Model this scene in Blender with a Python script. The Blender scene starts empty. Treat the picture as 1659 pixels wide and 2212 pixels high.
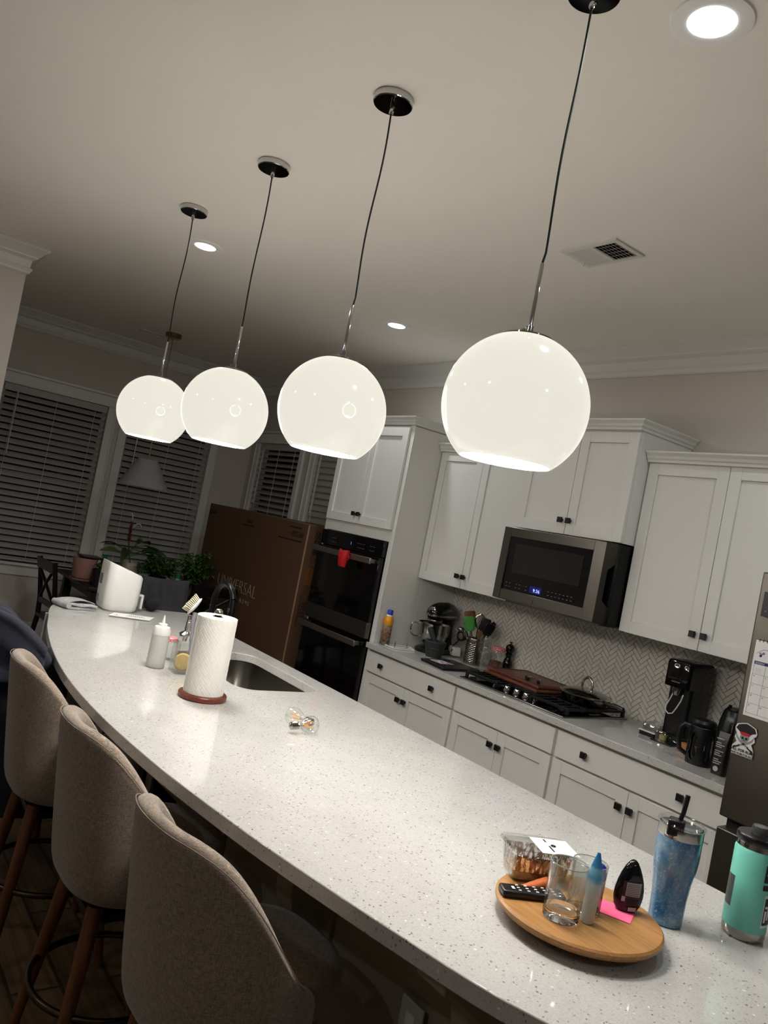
import bpy, bmesh, math, random
from mathutils import Vector, Matrix
R=math.radians; PI=math.pi
random.seed(7)
SC=bpy.context.scene; COL=SC.collection
H=.914
# ---------------------------------------------------------------- materials
def lin(c):
    if isinstance(c,str): c=tuple(int(c[i:i+2],16)/255 for i in (0,2,4))
    return tuple((v/12.92 if v<=.04045 else ((v+.055)/1.055)**2.4) for v in c)+(1,)
class N:
    def __init__(s,name):
        s.m=bpy.data.materials.new(name); s.m.use_nodes=True; s.t=s.m.node_tree; s.n=s.t.nodes; s.l=s.t.links
        s.b=s.n['Principled BSDF']
    def new(s,t,**k):
        o=s.n.new(t)
        for a,b in k.items(): setattr(o,a,b)
        return o
    def link(s,a,b): s.l.new(a,b)
    def coord(s,kind='Object',scale=(1,1,1),rot=(0,0,0)):
        c=s.new('ShaderNodeTexCoord'); mp=s.new('ShaderNodeMapping'); s.link(c.outputs[kind],mp.inputs[0])
        mp.inputs['Scale'].default_value=scale; mp.inputs['Rotation'].default_value=rot; return mp.outputs[0]
    def noise(s,vec,scale,detail=3,rough=.5,dist=0):
        n=s.new('ShaderNodeTexNoise'); n.inputs['Scale'].default_value=scale; n.inputs['Detail'].default_value=detail
        n.inputs['Roughness'].default_value=rough; n.inputs['Distortion'].default_value=dist
        if vec: s.link(vec,n.inputs['Vector'])
        return n.outputs['Fac']
    def ramp(s,fac,stops):
        r=s.new('ShaderNodeValToRGB'); s.link(fac,r.inputs[0]); e=r.color_ramp.elements
        while len(e)<len(stops): e.new(.5)
        for i,(p,c) in enumerate(stops): e[i].position=p; e[i].color=lin(c)
        return r.outputs[0]
    def mix(s,fac,a,b,mode='MIX'):
        m=s.new('ShaderNodeMix',data_type='RGBA',blend_type=mode)
        for sock,v in ((m.inputs[0],fac),(m.inputs[6],a),(m.inputs[7],b)):
            if hasattr(v,'links'): s.link(v,sock)
            else: sock.default_value=v
        return m.outputs[2]
    def bump(s,h,strength=.3,dist=.01):
        b=s.new('ShaderNodeBump'); b.inputs['Strength'].default_value=strength; b.inputs['Distance'].default_value=dist
        s.link(h,b.inputs['Height']); s.link(b.outputs[0],s.b.inputs['Normal'])
    def color(s,o): s.link(o,s.b.inputs['Base Color'])
MC={}
def mat(name,c,rough=.5,metal=0,spec=.5,trans=0,ior=1.45,emit=None,es=0,alpha=1,nz=0,nzs=40,coat=0,sheen=0,bump=0,bs=60):
    """plain procedural material; nz = strength of a soft noise mottle in its own colour"""
    if name in MC: return MC[name]
    k=N(name); b=k.b; b.inputs['Base Color'].default_value=lin(c); b.inputs['Roughness'].default_value=rough
    b.inputs['Metallic'].default_value=metal; b.inputs['Specular IOR Level'].default_value=spec
    b.inputs['Transmission Weight'].default_value=trans; b.inputs['IOR'].default_value=ior
    b.inputs['Coat Weight'].default_value=coat; b.inputs['Sheen Weight'].default_value=sheen
    if emit: b.inputs['Emission Color'].default_value=lin(emit); b.inputs['Emission Strength'].default_value=es
    b.inputs['Alpha'].default_value=alpha
    v=k.coord()
    if nz:
        f=k.noise(v,nzs); L=lin(c)
        k.color(k.mix(f,tuple(x*(1-nz) for x in L[:3])+(1,),tuple(min(1,x*(1+nz)) for x in L[:3])+(1,)))
    if bump: k.bump(k.noise(v,bs),bump,.002)
    MC[name]=k.m; return k.m
def m_quartz():
    k=N('white_quartz'); v=k.coord()
    base=k.ramp(k.noise(v,7,4),[(.3,'b0afab'),(.7,'bdbcb8')])
    vo=k.new('ShaderNodeTexVoronoi',feature='F1'); vo.inputs['Scale'].default_value=125
    wv=k.new('ShaderNodeVectorMath',operation='ADD'); 
    n2=k.new('ShaderNodeTexNoise'); n2.inputs['Scale'].default_value=90; k.link(v,n2.inputs['Vector'])
    sc=k.new('ShaderNodeVectorMath',operation='SCALE'); sc.inputs['Scale'].default_value=.012; k.link(n2.outputs['Color'],sc.inputs[0])
    k.link(v,wv.inputs[0]); k.link(sc.outputs[0],wv.inputs[1]); k.link(wv.outputs[0],vo.inputs['Vector'])
    near=k.ramp(vo.outputs['Distance'],[(.22,'ffffff'),(.36,'000000')])
    sel=k.new('ShaderNodeSeparateColor'); k.link(vo.outputs['Color'],sel.inputs[0])
    pick=k.ramp(sel.outputs[0],[(.66,'000000'),(.70,'ffffff')])
    f=k.mix(1.0,near,pick,'MULTIPLY')
    fl=k.ramp(sel.outputs[1],[(0,'6c655a'),(.45,'8f887c'),(.8,'a8a297'),(1,'f2efea')])
    vo2=k.new('ShaderNodeTexVoronoi',feature='F1'); vo2.inputs['Scale'].default_value=420; k.link(v,vo2.inputs['Vector'])
    s2=k.new('ShaderNodeSeparateColor'); k.link(vo2.outputs['Color'],s2.inputs[0])
    fine=k.ramp(s2.outputs[0],[(.0,'c5c4c0'),(.8,'b6b5b0'),(1,'9b988f')])
    base=k.mix(.5,base,fine); k.color(k.mix(f,base,fl))
    k.b.inputs['Roughness'].default_value=.055; k.b.inputs['Specular IOR Level'].default_value=.6
    return k.m
def m_fabric(name,a,b,scale=1,sheen=.3):
    k=N(name); v=k.coord(scale=(620*scale,620*scale,60*scale)); v2=k.coord(scale=(90*scale,90*scale,620*scale)); v3=k.coord(scale=(6,6,6))
    n1=k.noise(v,1,2); n2=k.noise(v2,1,2); big=k.noise(v3,1,4)
    c=k.ramp(k.mix(.5,n1,n2),[(.38,a),(.62,b)]); c=k.mix(k.ramp(big,[(.3,'000000'),(.7,'383838')]),c,lin(a))
    k.color(c); k.b.inputs['Roughness'].default_value=.95; k.b.inputs['Sheen Weight'].default_value=sheen
    k.bump(k.mix(.5,n1,n2),.5,.0015); return k.m
def m_wood(name,a,b,scale=(3,3,40),rough=.45,plank=None):
    k=N(name); v=k.coord(scale=scale); f=k.noise(v,1.5,6,.6,.6); c=k.ramp(f,[(.3,a),(.7,b)])
    if plank:
        br=k.new('ShaderNodeTexBrick'); pv=k.coord(); k.link(pv,br.inputs['Vector'])
        br.inputs['Scale'].default_value=1; br.inputs['Brick Width'].default_value=plank[0]; br.inputs['Row Height'].default_value=plank[1]
        br.inputs['Mortar Size'].default_value=plank[2]; br.offset=.37
        br.inputs['Color1'].default_value=(.55,.55,.55,1); br.inputs['Color2'].default_value=(1,1,1,1); br.inputs['Mortar'].default_value=(.12,.12,.12,1)
        c=k.mix(.85,c,br.outputs['Color'],'MULTIPLY')
    k.color(c); k.b.inputs['Roughness'].default_value=rough; k.bump(f,.12,.002); return k.m
def m_steel(name,c,rough=.3,axis=2,strength=.1):
    k=N(name); s=[260,260,260]; s[axis]=4; v=k.coord(scale=tuple(s)); f=k.noise(v,1,3)
    k.b.inputs['Base Color'].default_value=lin(c); k.b.inputs['Metallic'].default_value=1
    mr=k.new('ShaderNodeMapRange'); k.link(f,mr.inputs[0]); mr.inputs[3].default_value=rough-.06; mr.inputs[4].default_value=rough+.08
    k.link(mr.outputs[0],k.b.inputs['Roughness']); k.bump(f,strength,.0006); return k.m
def m_wall(name,c,bs=220):
    k=N(name); v=k.coord(); k.b.inputs['Base Color'].default_value=lin(c); k.b.inputs['Roughness'].default_value=.75
    k.b.inputs['Specular IOR Level'].default_value=.25; k.bump(k.noise(v,bs,2),.12,.001)
    f=k.noise(v,1.3,2); L=lin(c); k.color(k.mix(f,tuple(x*.97 for x in L[:3])+(1,),L)); return k.m
QUARTZ=m_quartz()
FAB=m_fabric('taupe_linen','685b4e','988979')
NAVY=m_fabric('navy_fleece','0b0d1b','1a1c2c',.7,.03)
GREYCL=m_fabric('grey_jersey','3a3a3e','55555a',.8,.08)
CLOTH=m_fabric('pale_grey_linen','8d9092','b3b5b4',1)
FLOORM=m_wood('brown_plank_floor','57442f','866b4d',(1.2,22,22),.5,(1.25,.155,.006))
WALNUT=m_wood('walnut_wood','4a2816','7d4a2a',(30,30,4),.4)
BAMBOO=m_wood('bamboo_wood','8c6233','b0824c',(5,90,90),.42)
REDWOOD=m_wood('reddish_wood','4a2313','6e3c24',(8,50,50),.4)
CHERRY=m_wood('cherry_wood','4c1e12','6d2f1e',(20,20,20),.3)
LIGHTW=m_wood('light_wood','96633a','b27c4c',(6,50,50),.5)
WALLM=m_wall('greige_wall_paint','c4bcb2')
CEILM=m_wall('ceiling_paint','eee9df')
TRIM=mat('white_trim_paint','d5d3cd',.4,nz=.02,nzs=3)
CAB=mat('off_white_cabinet_paint','d7d6d0',.38,nz=.015,nzs=5)
CABD=mat('cabinet_shadow_gap','4a463e',.7)
GLOSSCAB=mat('island_panel_paint','8e8575',.35)
BLK=mat('matte_black','0c0c0d',.45,nz=.1)
BLKG=mat('gloss_black','050506',.06,nz=.05)
BLKM=mat('satin_black_metal','0a0a0b',.35,.6)
BLKP=mat('black_plastic','0d0d0f',.3,nz=.05)
CHROME=mat('chrome','c8c8c8',.08,1)
CHROMEM=mat('polished_steel','a5a29c',.14,1)
STEEL=m_steel('brushed_steel','77736d',.30,0)
STEELV=m_steel('brushed_steel_upright','8a867e',.3,2)
FRIDGEM=m_steel('dark_stainless','6f6a62',.36,0,.05)
BRASS=mat('aged_brass','8a7452',.3,1)
GLASS=mat('clear_glass','ffffff',.0,trans=1,ior=1.45,spec=.5)
def m_thin(name,tint,edge,rough=.03,base=.04):
    k=N(name); k.n.remove(k.b); tr=k.new('ShaderNodeBsdfTransparent'); tr.inputs[0].default_value=lin(tint); gl=k.new('ShaderNodeBsdfGlossy'); gl.inputs['Roughness'].default_value=rough; gl.inputs['Color'].default_value=(.9,.9,.9,1)
    lw=k.new('ShaderNodeLayerWeight'); lw.inputs[0].default_value=.28; mr=k.new('ShaderNodeMapRange'); k.link(lw.outputs['Facing'],mr.inputs[0]); mr.inputs[3].default_value=base; mr.inputs[4].default_value=edge
    mx=k.new('ShaderNodeMixShader'); k.link(mr.outputs[0],mx.inputs[0]); k.link(tr.outputs[0],mx.inputs[1]); k.link(gl.outputs[0],mx.inputs[2]); k.link(mx.outputs[0],k.n['Material Output'].inputs[0]); return k.m
PLGLASS=m_thin('clear_plastic','fcfdfc',.5,.04,.05)
DISHG=m_thin('clear_dish_plastic','e6e9ea',.8,.05,.16)
THIN=m_thin('thin_clear_glass','f9fbfa',.65,.01,.04)
FROST=mat('frosted_plastic','e4e4e0',.45,trans=.55,ior=1.2)
WHT=mat('white_plastic','dcdcd8',.3,nz=.01)
PAPER=mat('white_paper','e2e2e0',.7,nz=.01)
CARD=mat('cardboard','553b25',.85,nz=.08,nzs=30,bump=.1,bs=100)
CARDT=mat('cardboard_tape','6b4527',.35)
INK=mat('dark_ink','0c0705',.8)
LINK=mat('pale_ink','b5a992',.8)
OPAL=mat('opal_glass','4a4843',.09,spec=.6,emit='fcf8ea',es=.82)
OPALIN=mat('opal_glass_inside','ffffff',.5,emit='fffbf0',es=2.2)
DISK=mat('led_diffuser','ffffff',.5,emit='f6f8ff',es=6)
SLAT=mat('blind_slat','a5a29b',.5,nz=.02)
NIGHT=mat('night_window_glass','04050a',.05)
GROUT=mat('tile_grout','8d877c',.8)
TILE=mat('cream_tile','c9c5bb',.16,nz=.03,nzs=9)
# ---------------------------------------------------------------- mesh builder
class M:
    def __init__(s): s.v=[]; s.f=[]; s.mi=[]; s.cm=0
    def add(s,vs,fs):
        o=len(s.v); s.v+= [tuple(p) for p in vs]; s.f+=[tuple(i+o for i in f) for f in fs]; s.mi+=[s.cm]*len(fs); return s
    def use(s,i): s.cm=i; return s
    def box(s,x0,x1,y0,y1,z0,z1):
        if x0>x1:x0,x1=x1,x0
        if y0>y1:y0,y1=y1,y0
        if z0>z1:z0,z1=z1,z0
        v=[(x0,y0,z0),(x1,y0,z0),(x1,y1,z0),(x0,y1,z0),(x0,y0,z1),(x1,y0,z1),(x1,y1,z1),(x0,y1,z1)]
        return s.add(v,[(0,3,2,1),(4,5,6,7),(0,1,5,4),(1,2,6,5),(2,3,7,6),(3,0,4,7)])
    def loft(s,rings,cap=True,closed=True):
        n=len(rings[0]); vs=[p for r in rings for p in r]; fs=[]
        for i in range(len(rings)-1):
            for j in range(n if closed else n-1):
                a=i*n+j; b=i*n+(j+1)%n; fs.append((a,b,b+n,a+n))
        if cap: fs.append(tuple(range(n-1,-1,-1))); fs.append(tuple((len(rings)-1)*n+j for j in range(n)))
        return s.add(vs,fs)
    def lathe(s,prof,n=32,c=(0,0,0),cap=True,tilt=None):
        rings=[]
        for r,z in prof:
            ring=[Vector((r*math.cos(2*PI*j/n),r*math.sin(2*PI*j/n),z)) for j in range(n)]
            if tilt is not None: ring=[tilt@p for p in ring]
            rings.append([tuple(p+Vector(c)) for p in ring])
        return s.loft(rings,cap)
    def tube(s,path,r,n=10,cap=True):
        P=[Vector(p) for p in path]; rings=[]; rr=r if isinstance(r,(list,tuple)) else [r]*len(P)
        t0=(P[1]-P[0]).normalized(); up=Vector((0,0,1)) if abs(t0.z)<.9 else Vector((1,0,0)); a=t0.cross(up).normalized()
        for i,p in enumerate(P):
            t=((P[i+1]-P[i]) if i==0 else (P[i]-P[i-1]) if i==len(P)-1 else (P[i+1]-P[i-1])).normalized()
            a=(a-t*a.dot(t)).normalized(); b=t.cross(a)
            rings.append([tuple(p+(a*math.cos(2*PI*j/n)+b*math.sin(2*PI*j/n))*rr[i]) for j in range(n)])
        return s.loft(rings,cap)
    def torus(s,c,Rr,r,n=40,m=10,tilt=None,arc=(0,2*PI)):
        full=abs(arc[1]-arc[0]-2*PI)<1e-6; k=n if full else n+1; rings=[]
        for i in range(k):
            a=arc[0]+(arc[1]-arc[0])*i/n; ring=[]
            for j in range(m):
                b=2*PI*j/m; p=Vector(((Rr+r*math.cos(b))*math.cos(a),(Rr+r*math.cos(b))*math.sin(a),r*math.sin(b)))
                if tilt is not None: p=tilt@p
                ring.append(tuple(p+Vector(c)))
            rings.append(ring)
        if full: rings.append(rings[0])
        return s.loft(rings,not full)
    def prism(s,poly,axis,a,b):
        """poly: 2D points; axis 0: (y,z), 1: (x,z), 2: (x,y)"""
        def P(u,v,w): return (w,u,v) if axis==0 else (u,w,v) if axis==1 else (u,v,w)
        return s.loft([[P(u,v,a) for u,v in poly],[P(u,v,b) for u,v in poly]])
    def sphere(s,c,r,n=20,sc=(1,1,1),tilt=None):
        rings=[]; m=n//2
        for i in range(m+1):
            th=max(.02,min(PI-.02,PI*i/m)); ring=[]
            for j in range(n):
                p=Vector((r*sc[0]*math.sin(th)*math.cos(2*PI*j/n),r*sc[1]*math.sin(th)*math.sin(2*PI*j/n),-r*sc[2]*math.cos(th)))
                if tilt is not None: p=tilt@p
                ring.append(tuple(p+Vector(c)))
            rings.append(ring)
        return s.loft(rings)
    def quad(s,a,b,c,d): return s.add([a,b,c,d],[(0,1,2,3)])
    def build(s,name,m,parent=None,bevel=0,seg=2,sub=0,world=True,smooth=35,solid=0):
        off=Vector((0,0,0))
        if parent is not None and world:
            q=parent
            while q is not None: off+=q.location; q=q.parent
        me=bpy.data.meshes.new(name); me.from_pydata([tuple(Vector(p)-off) for p in s.v],[],s.f)
        ms=m if isinstance(m,(list,tuple)) else [m]
        for x in ms: me.materials.append(x)
        if len(ms)>1: me.polygons.foreach_set('material_index',s.mi)
        bm=bmesh.new(); bm.from_mesh(me); bmesh.ops.remove_doubles(bm,verts=bm.verts,dist=1e-6); bmesh.ops.recalc_face_normals(bm,faces=bm.faces); bm.to_mesh(me); bm.free()
        me.polygons.foreach_set('use_smooth',[True]*len(me.polygons))
        me.set_sharp_from_angle(angle=R(smooth))
        o=bpy.data.objects.new(name,me); COL.objects.link(o); o.parent=parent
        if solid: md=o.modifiers.new('s','SOLIDIFY'); md.thickness=solid; md.offset=0
        if bevel: md=o.modifiers.new('b','BEVEL'); md.width=bevel; md.segments=seg; md.limit_method='ANGLE'; md.angle_limit=R(40); md.harden_normals=False
        if sub: md=o.modifiers.new('u','SUBSURF'); md.levels=sub; md.render_levels=sub
        return o
def rrect(cx,cy,w,d,r,n=5,ang=0):
    pts=[]
    for qx,qy,a0 in ((1,1,0),(-1,1,90),(-1,-1,180),(1,-1,270)):
        for i in range(n+1):
            a=R(a0+90*i/n); pts.append((qx*(w/2-r)+r*math.cos(a),qy*(d/2-r)+r*math.sin(a)))
    c,s_=math.cos(ang),math.sin(ang)
    return [(cx+x*c-y*s_,cy+x*s_+y*c) for x,y in pts]
def tag(o,label,cat,group=None,kind=None):
    if label: o['label']=label
    if cat: o['category']=cat
    if group: o['group']=group
    if kind: o['kind']=kind
    return o
def empty(name,loc,label,cat,group=None,rz=0):
    o=bpy.data.objects.new(name,None); COL.objects.link(o); o.location=loc; o.rotation_euler=(0,0,rz); o.empty_display_size=.05
    return tag(o,label,cat,group)
def struct(o): o['kind']='structure'; return o
def copy_tree(o,parent=None):
    c=o.copy(); COL.objects.link(c); c.parent=parent
    for ch in [x for x in COL.objects if x.parent==o]: copy_tree(ch,c)
    return c
def plab(o,l): o['label']=l; return o
def text(name,s,size,m,parent,org,xd,yd,ext=.0006,off=0,align='CENTER',space=1,sx=1,world=True):
    cu=bpy.data.curves.new(name,'FONT'); cu.body=s; cu.size=size; cu.extrude=ext; cu.offset=off; cu.align_x=align; cu.space_character=space; cu.resolution_u=3
    t=bpy.data.objects.new('t',cu); COL.objects.link(t)
    dg=bpy.context.evaluated_depsgraph_get(); dg.update(); me=bpy.data.meshes.new_from_object(t.evaluated_get(dg)); bpy.data.objects.remove(t)
    X=Vector(xd).normalized(); Y=Vector(yd).normalized(); Z=X.cross(Y); o3=Vector(org)
    if parent is not None and world:
        q=parent
        while q is not None: o3=o3-q.location; q=q.parent
    for v in me.vertices:
        p=v.co; v.co=o3+X*(p.x*sx)+Y*p.y+Z*p.z
    me.name=name; me.materials.clear(); me.materials.append(m)
    o=bpy.data.objects.new(name,me); COL.objects.link(o); o.parent=parent; return o
# ---------------------------------------------------------------- camera
yaw,pitch,roll=.9393,.023,.1939
F=Vector((-math.sin(yaw)*math.cos(pitch),math.cos(yaw)*math.cos(pitch),math.sin(pitch)))
r0=Vector((math.cos(yaw),math.sin(yaw),0)); u0=r0.cross(F)
Rv=math.cos(roll)*r0+math.sin(roll)*u0; Uv=-math.sin(roll)*r0+math.cos(roll)*u0
cd=bpy.data.cameras.new('camera'); cd.sensor_fit='HORIZONTAL'; cd.sensor_width=36; cd.lens=1699.5/1659*36; cd.clip_start=.05
cam=bpy.data.objects.new('camera',cd); COL.objects.link(cam)
mw=Matrix((Rv,Uv,-F)).transposed().to_4x4(); mw.translation=Vector((0,0,1.6367)); cam.matrix_world=mw; SC.camera=cam
vs=SC.view_settings; vs.view_transform='Standard'; vs.look='None'; vs.gamma=1; vs.use_curve_mapping=False; vs.exposure=0
# ---------------------------------------------------------------- room shell
WY=3.69; ZC=2.947; XL=-7.6; XR=2.6; YB=-3.0
struct(M().box(XL-.1,XR+.1,YB-.1,WY+.1,-.1,0).build('floor',FLOORM))
struct(M().box(XL-.1,XR+.1,YB-.1,WY+.1,ZC,ZC+.1).build('ceiling',CEILM))
struct(M().box(XR,XR+.1,YB,WY,0,ZC).build('wall_right',WALLM))
struct(M().box(XL,XR,YB-.1,YB,0,ZC).build('wall_back',WALLM))
XF=-5.43; YF=.89
struct(M().box(XL,XF,YB,YF,0,ZC).build('wall_left_front',WALLM,bevel=.004))
def holed(rects,U0,U1,V0,V1,place):
    m=M(); us=sorted({U0,U1,*[r[0] for r in rects],*[r[1] for r in rects]}); vs_=sorted({V0,V1,*[r[2] for r in rects],*[r[3] for r in rects]})
    for i in range(len(us)-1):
        for j in range(len(vs_)-1):
            cu,cv=(us[i]+us[i+1])/2,(vs_[j]+vs_[j+1])/2
            if any(r[0]<cu<r[1] and r[2]<cv<r[3] for r in rects): continue
            place(m,us[i],us[i+1],vs_[j],vs_[j+1])
    return m
LW=[(1.25,2.165,.72,2.28),(2.375,3.235,.72,2.28)]; KW=[(-7.38,-6.53,.72,2.28),(-6.24,-5.40,.72,2.28)]
struct(holed(LW,YF,WY,0,ZC,lambda m,a,b,c,d:m.box(XL-.12,XL,a,b,c,d)).build('wall_left',WALLM))
struct(holed(KW,XL-.12,XR,0,ZC,lambda m,a,b,c,d:m.box(a,b,WY,WY+.12,c,d)).build('wall_kitchen',WALLM))
# crown moulding: profile (out from wall, down from ceiling)
CP=[(0,0),(.095,0),(.095,-.014),(.088,-.018),(.07,-.03),(.052,-.05),(.044,-.056),(.042,-.064),(.034,-.068),(.026,-.074),(.016,-.078),(.012,-.125),(.024,-.13),(.027,-.14),(.018,-.15),(.016,-.158),(.008,-.165),(0,-.165)]
def sweep(name,path,prof,m,z0,parent=None):
    """path: list of (x,y) with room on the LEFT side of travel; mitred"""
    rings=[]; n=len(path)
    for i,p in enumerate(path):
        P=Vector(p)
        d0=(P-Vector(path[i-1])).normalized() if i else None; d1=(Vector(path[i+1])-P).normalized() if i<n-1 else None
        n0=Vector((-d0.y,d0.x)) if d0 else None; n1=Vector((-d1.y,d1.x)) if d1 else None
        if n0 is None: off=n1
        elif n1 is None: off=n0
        else: off=(n0+n1); off=off/off.dot(n0)
        rings.append([(P.x+off.x*a,P.y+off.y*a,z0+b) for a,b in prof])
    return M().loft(rings).build(name,m,parent,smooth=25)
struct(sweep('trim_1',[(XR,WY),(XL,WY),(XL,YF),(XF,YF),(XF,YB)],CP,TRIM,ZC)); 
BP=[(0,0),(.016,0),(.016,.14),(.012,.15),(.012,.175),(.006,.195),(0,.195)]
struct(sweep('baseboard_left',[(-4.9,WY),(XL,WY),(XL,YF),(XF,YF),(XF,YB)],BP,TRIM,0))
# windows
def window(k,rect,wall):
    a,b,c,d=rect
    def B(m,u0,u1,w0,w1,z0,z1):   # u along wall, w: distance out from the wall surface into the room (negative = into wall)
        if wall=='L': m.box(XL+w0,XL+w1,u0,u1,z0,z1)
        else: m.box(u0,u1,WY-w1,WY-w0,z0,z1)
    m=M(); cw=.08
    for q0,q1 in ((a-cw,a),(b,b+cw)):
        B(m,q0,q1,0,.018,c,d); B(m,q0+(.0 if q1==a else cw-.016),q0+(.016 if q1==a else cw),0,.026,c,d)
    B(m,a-cw,b+cw,0,.02,d,d+.10); B(m,a-cw-.012,b+cw+.012,0,.04,d+.10,d+.125); B(m,a-cw,b+cw,0,.028,d,d+.014)
    fr=struct(m.build('window_%d'%k,TRIM,bevel=.003))
    g=M(); B(g,a,b,-.10,-.09,c,d); g.build('glass',NIGHT,fr)
    s=M(); B(s,a,b,-.085,-.055,c,c+.04); B(s,a,b,-.085,-.055,d-.04,d); B(s,a,b,-.085,-.05,(c+d)/2-.02,(c+d)/2+.02)
    B(s,a,a+.03,-.085,-.055,c,d); B(s,b-.03,b,-.085,-.055,c,d); s.build('sash',TRIM,fr)
    s=M(); B(s,a-cw-.02,b+cw+.02,-.09,.05,c-.025,c); B(s,a-cw,b+cw,0,.018,c-.115,c-.025); s.build('sill',TRIM,fr,bevel=.004)
    return B
def blind(k,rect,wall,label,tilt,B,wand):
    a,b,c,d=rect; a+=.006; b-=.006
    cu=(a+b)/2
    root=empty('window_blind',(XL-.03,cu,d) if wall=='L' else (cu,WY+.03,d),label,'blind','slatted blinds lowered in the dining windows')
    m=M(); B(m,a,b,-.05,.006,d-.065,d-.002); m.build('headrail',SLAT,root,bevel=.003)
    m=M(); z=d-.095; w=.062; t=math.tan(R(tilt))
    co,si=math.cos(R(tilt)),math.sin(R(tilt))
    while z>c+.05:
        # curved slat section tilted about its long axis; room edge low
        for sgn in (0,):
            pts=[]
            jit=random.uniform(-3,3); cj,sj=math.cos(R(tilt+jit)),math.sin(R(tilt+jit))
            for q in (-.5,-.17,.17,.5):
                h=.003*(1-(q*2)**2); pts.append((q*w*cj-h*sj,-q*w*sj*1-0+h*cj))
            top=[(p[0]-.022,z+p[1]) for p in pts]; bot=[(p[0]-.022,z+p[1]-.0028) for p in pts[::-1]]
            sec=top+bot
            if wall=='L': m.loft([[(XL+u,y,v) for u,v in sec] for y in (a,b)])
            else: m.loft([[(x,WY-u,v) for u,v in sec] for x in (a,b)])
        z-=.0575
    m.build('slats',SLAT,root)
    m=M(); B(m,a,b,-.045,.003,c+.012,c+.032); m.build('bottom_rail',SLAT,root,bevel=.003)
    m=M()
    for q in (.12,.5,.88):
        u=a+(b-a)*q; B(m,u-.0012,u+.0012,.0055,.008,c+.02,d-.06)
    m.build('ladder_cord',PAPER,root)
    m=M(); u=a+(b-a)*wand
    if wall=='L': m.tube([(XL+.018,u,d-.06),(XL+.02,u,d-.62)],.004,8)
    else: m.tube([(u,WY-.018,d-.06),(u,WY-.02,d-.62)],.004,8)
    m.build('wand',WHT,root)
B1=window(1,LW[0],'L'); B2=window(2,LW[1],'L'); B3=window(3,KW[0],'K'); B4=window(4,KW[1],'K')
blind(1,LW[0],'L','white slatted blind in the large window nearest the left edge of the photo',42,B1,.13)
blind(2,LW[1],'L','white slatted blind in the window behind the cone lampshade and plants',46,B2,.12)
blind(3,KW[0],'K','white slatted blind with wide dark gaps in the window above the cardboard box',34,B3,.12)
blind(4,KW[1],'K','closed white slatted blind in the window beside the oven cabinet',74,B4,.12)
# backsplash herringbone, real tiles
def herring():
    L,Wd,g=.0699,.0233,.0024; m=bmesh.new(); x0,x1,z0,z1=-4.06,-1.42,H,1.385
    c45=math.cos(PI/4); ox,oz=-2.7,1.1; n=110
    def rect(u,v,w,h):
        u0,v0,u1,v1=u+g/2,v+g/2,u+w-g/2,v+h-g/2; P=[]
        for a,b in ((u0,v0),(u1,v0),(u1,v1),(u0,v1)):
            P.append((ox+(a-b)*c45,oz+(a+b)*c45))
        if max(p[0] for p in P)<x0 or min(p[0] for p in P)>x1 or max(p[1] for p in P)<z0 or min(p[1] for p in P)>z1: return
        fv=[m.verts.new((p[0],WY-.009,p[1])) for p in P]; bv=[m.verts.new((p[0],WY-.004,p[1])) for p in P]
        m.faces.new(fv)
        for i in range(4): m.faces.new((fv[i],bv[i],bv[(i+1)%4],fv[(i+1)%4]))
    k=4
    for i in range(-n,n):
        for j in range(-n//2,n//2):
            # classic herringbone lattice: horizontal block + vertical block
            u=i*Wd+j*L; v=i*Wd-j*L
            rect(u,v,L,Wd); rect(u+L-0*Wd-Wd*0,v-L+Wd,Wd,L)
    for co,no in (((x0,0,0),(-1,0,0)),((x1,0,0),(1,0,0)),((0,0,z0),(0,0,-1)),((0,0,z1),(0,0,1))):
        bmesh.ops.bisect_plane(m,geom=m.verts[:]+m.edges[:]+m.faces[:],plane_co=co,plane_no=no,clear_outer=True)
    me=bpy.data.meshes.new('trim_2'); m.to_mesh(me); m.free(); me.materials.append(TILE)
    o=bpy.data.objects.new('trim_2',me); COL.objects.link(o); struct(o)
    return M().box(x0,x1,WY-.005,WY,z0,z1).build('grout',GROUT,o)
herring()
# ---------------------------------------------------------------- cabinetry
def shaker(m,x0,x1,z0,z1,yf,st=.057,t=.02,rec=.009):
    m.box(x0,x0+st,yf,yf+t,z0,z1); m.box(x1-st,x1,yf,yf+t,z0,z1)
    m.box(x0+st,x1-st,yf,yf+t,z0,z0+st); m.box(x0+st,x1-st,yf,yf+t,z1-st,z1)
    m.box(x0+st,x1-st,yf+rec,yf+t,z0+st,z1-st); return m
def knob(x,y,z,parent):
    m=M(); m.loft([[(x+a*w,yy,z+b*w) for a,b in ((-1,-1),(1,-1),(1,1),(-1,1))] for yy,w in ((y,.007),(y-.014,.006),(y-.016,.0145),(y-.026,.0145),(y-.028,.013))])
    m.build('knob',BLK,parent,smooth=20)
def door(root,x0,x1,z0,z1,yf,kx,kz,m_=None):
    d=shaker(M(),x0,x1,z0,z1,yf).build('door',m_ or CAB,root,bevel=.0012,seg=1); knob(kx,yf,kz,d); return d
CROWN=[(0,0),(.0,-.052),(.008,-.052),(.01,-.04),(.018,-.034),(.022,-.022),(.036,-.008),(.038,0)]
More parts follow.
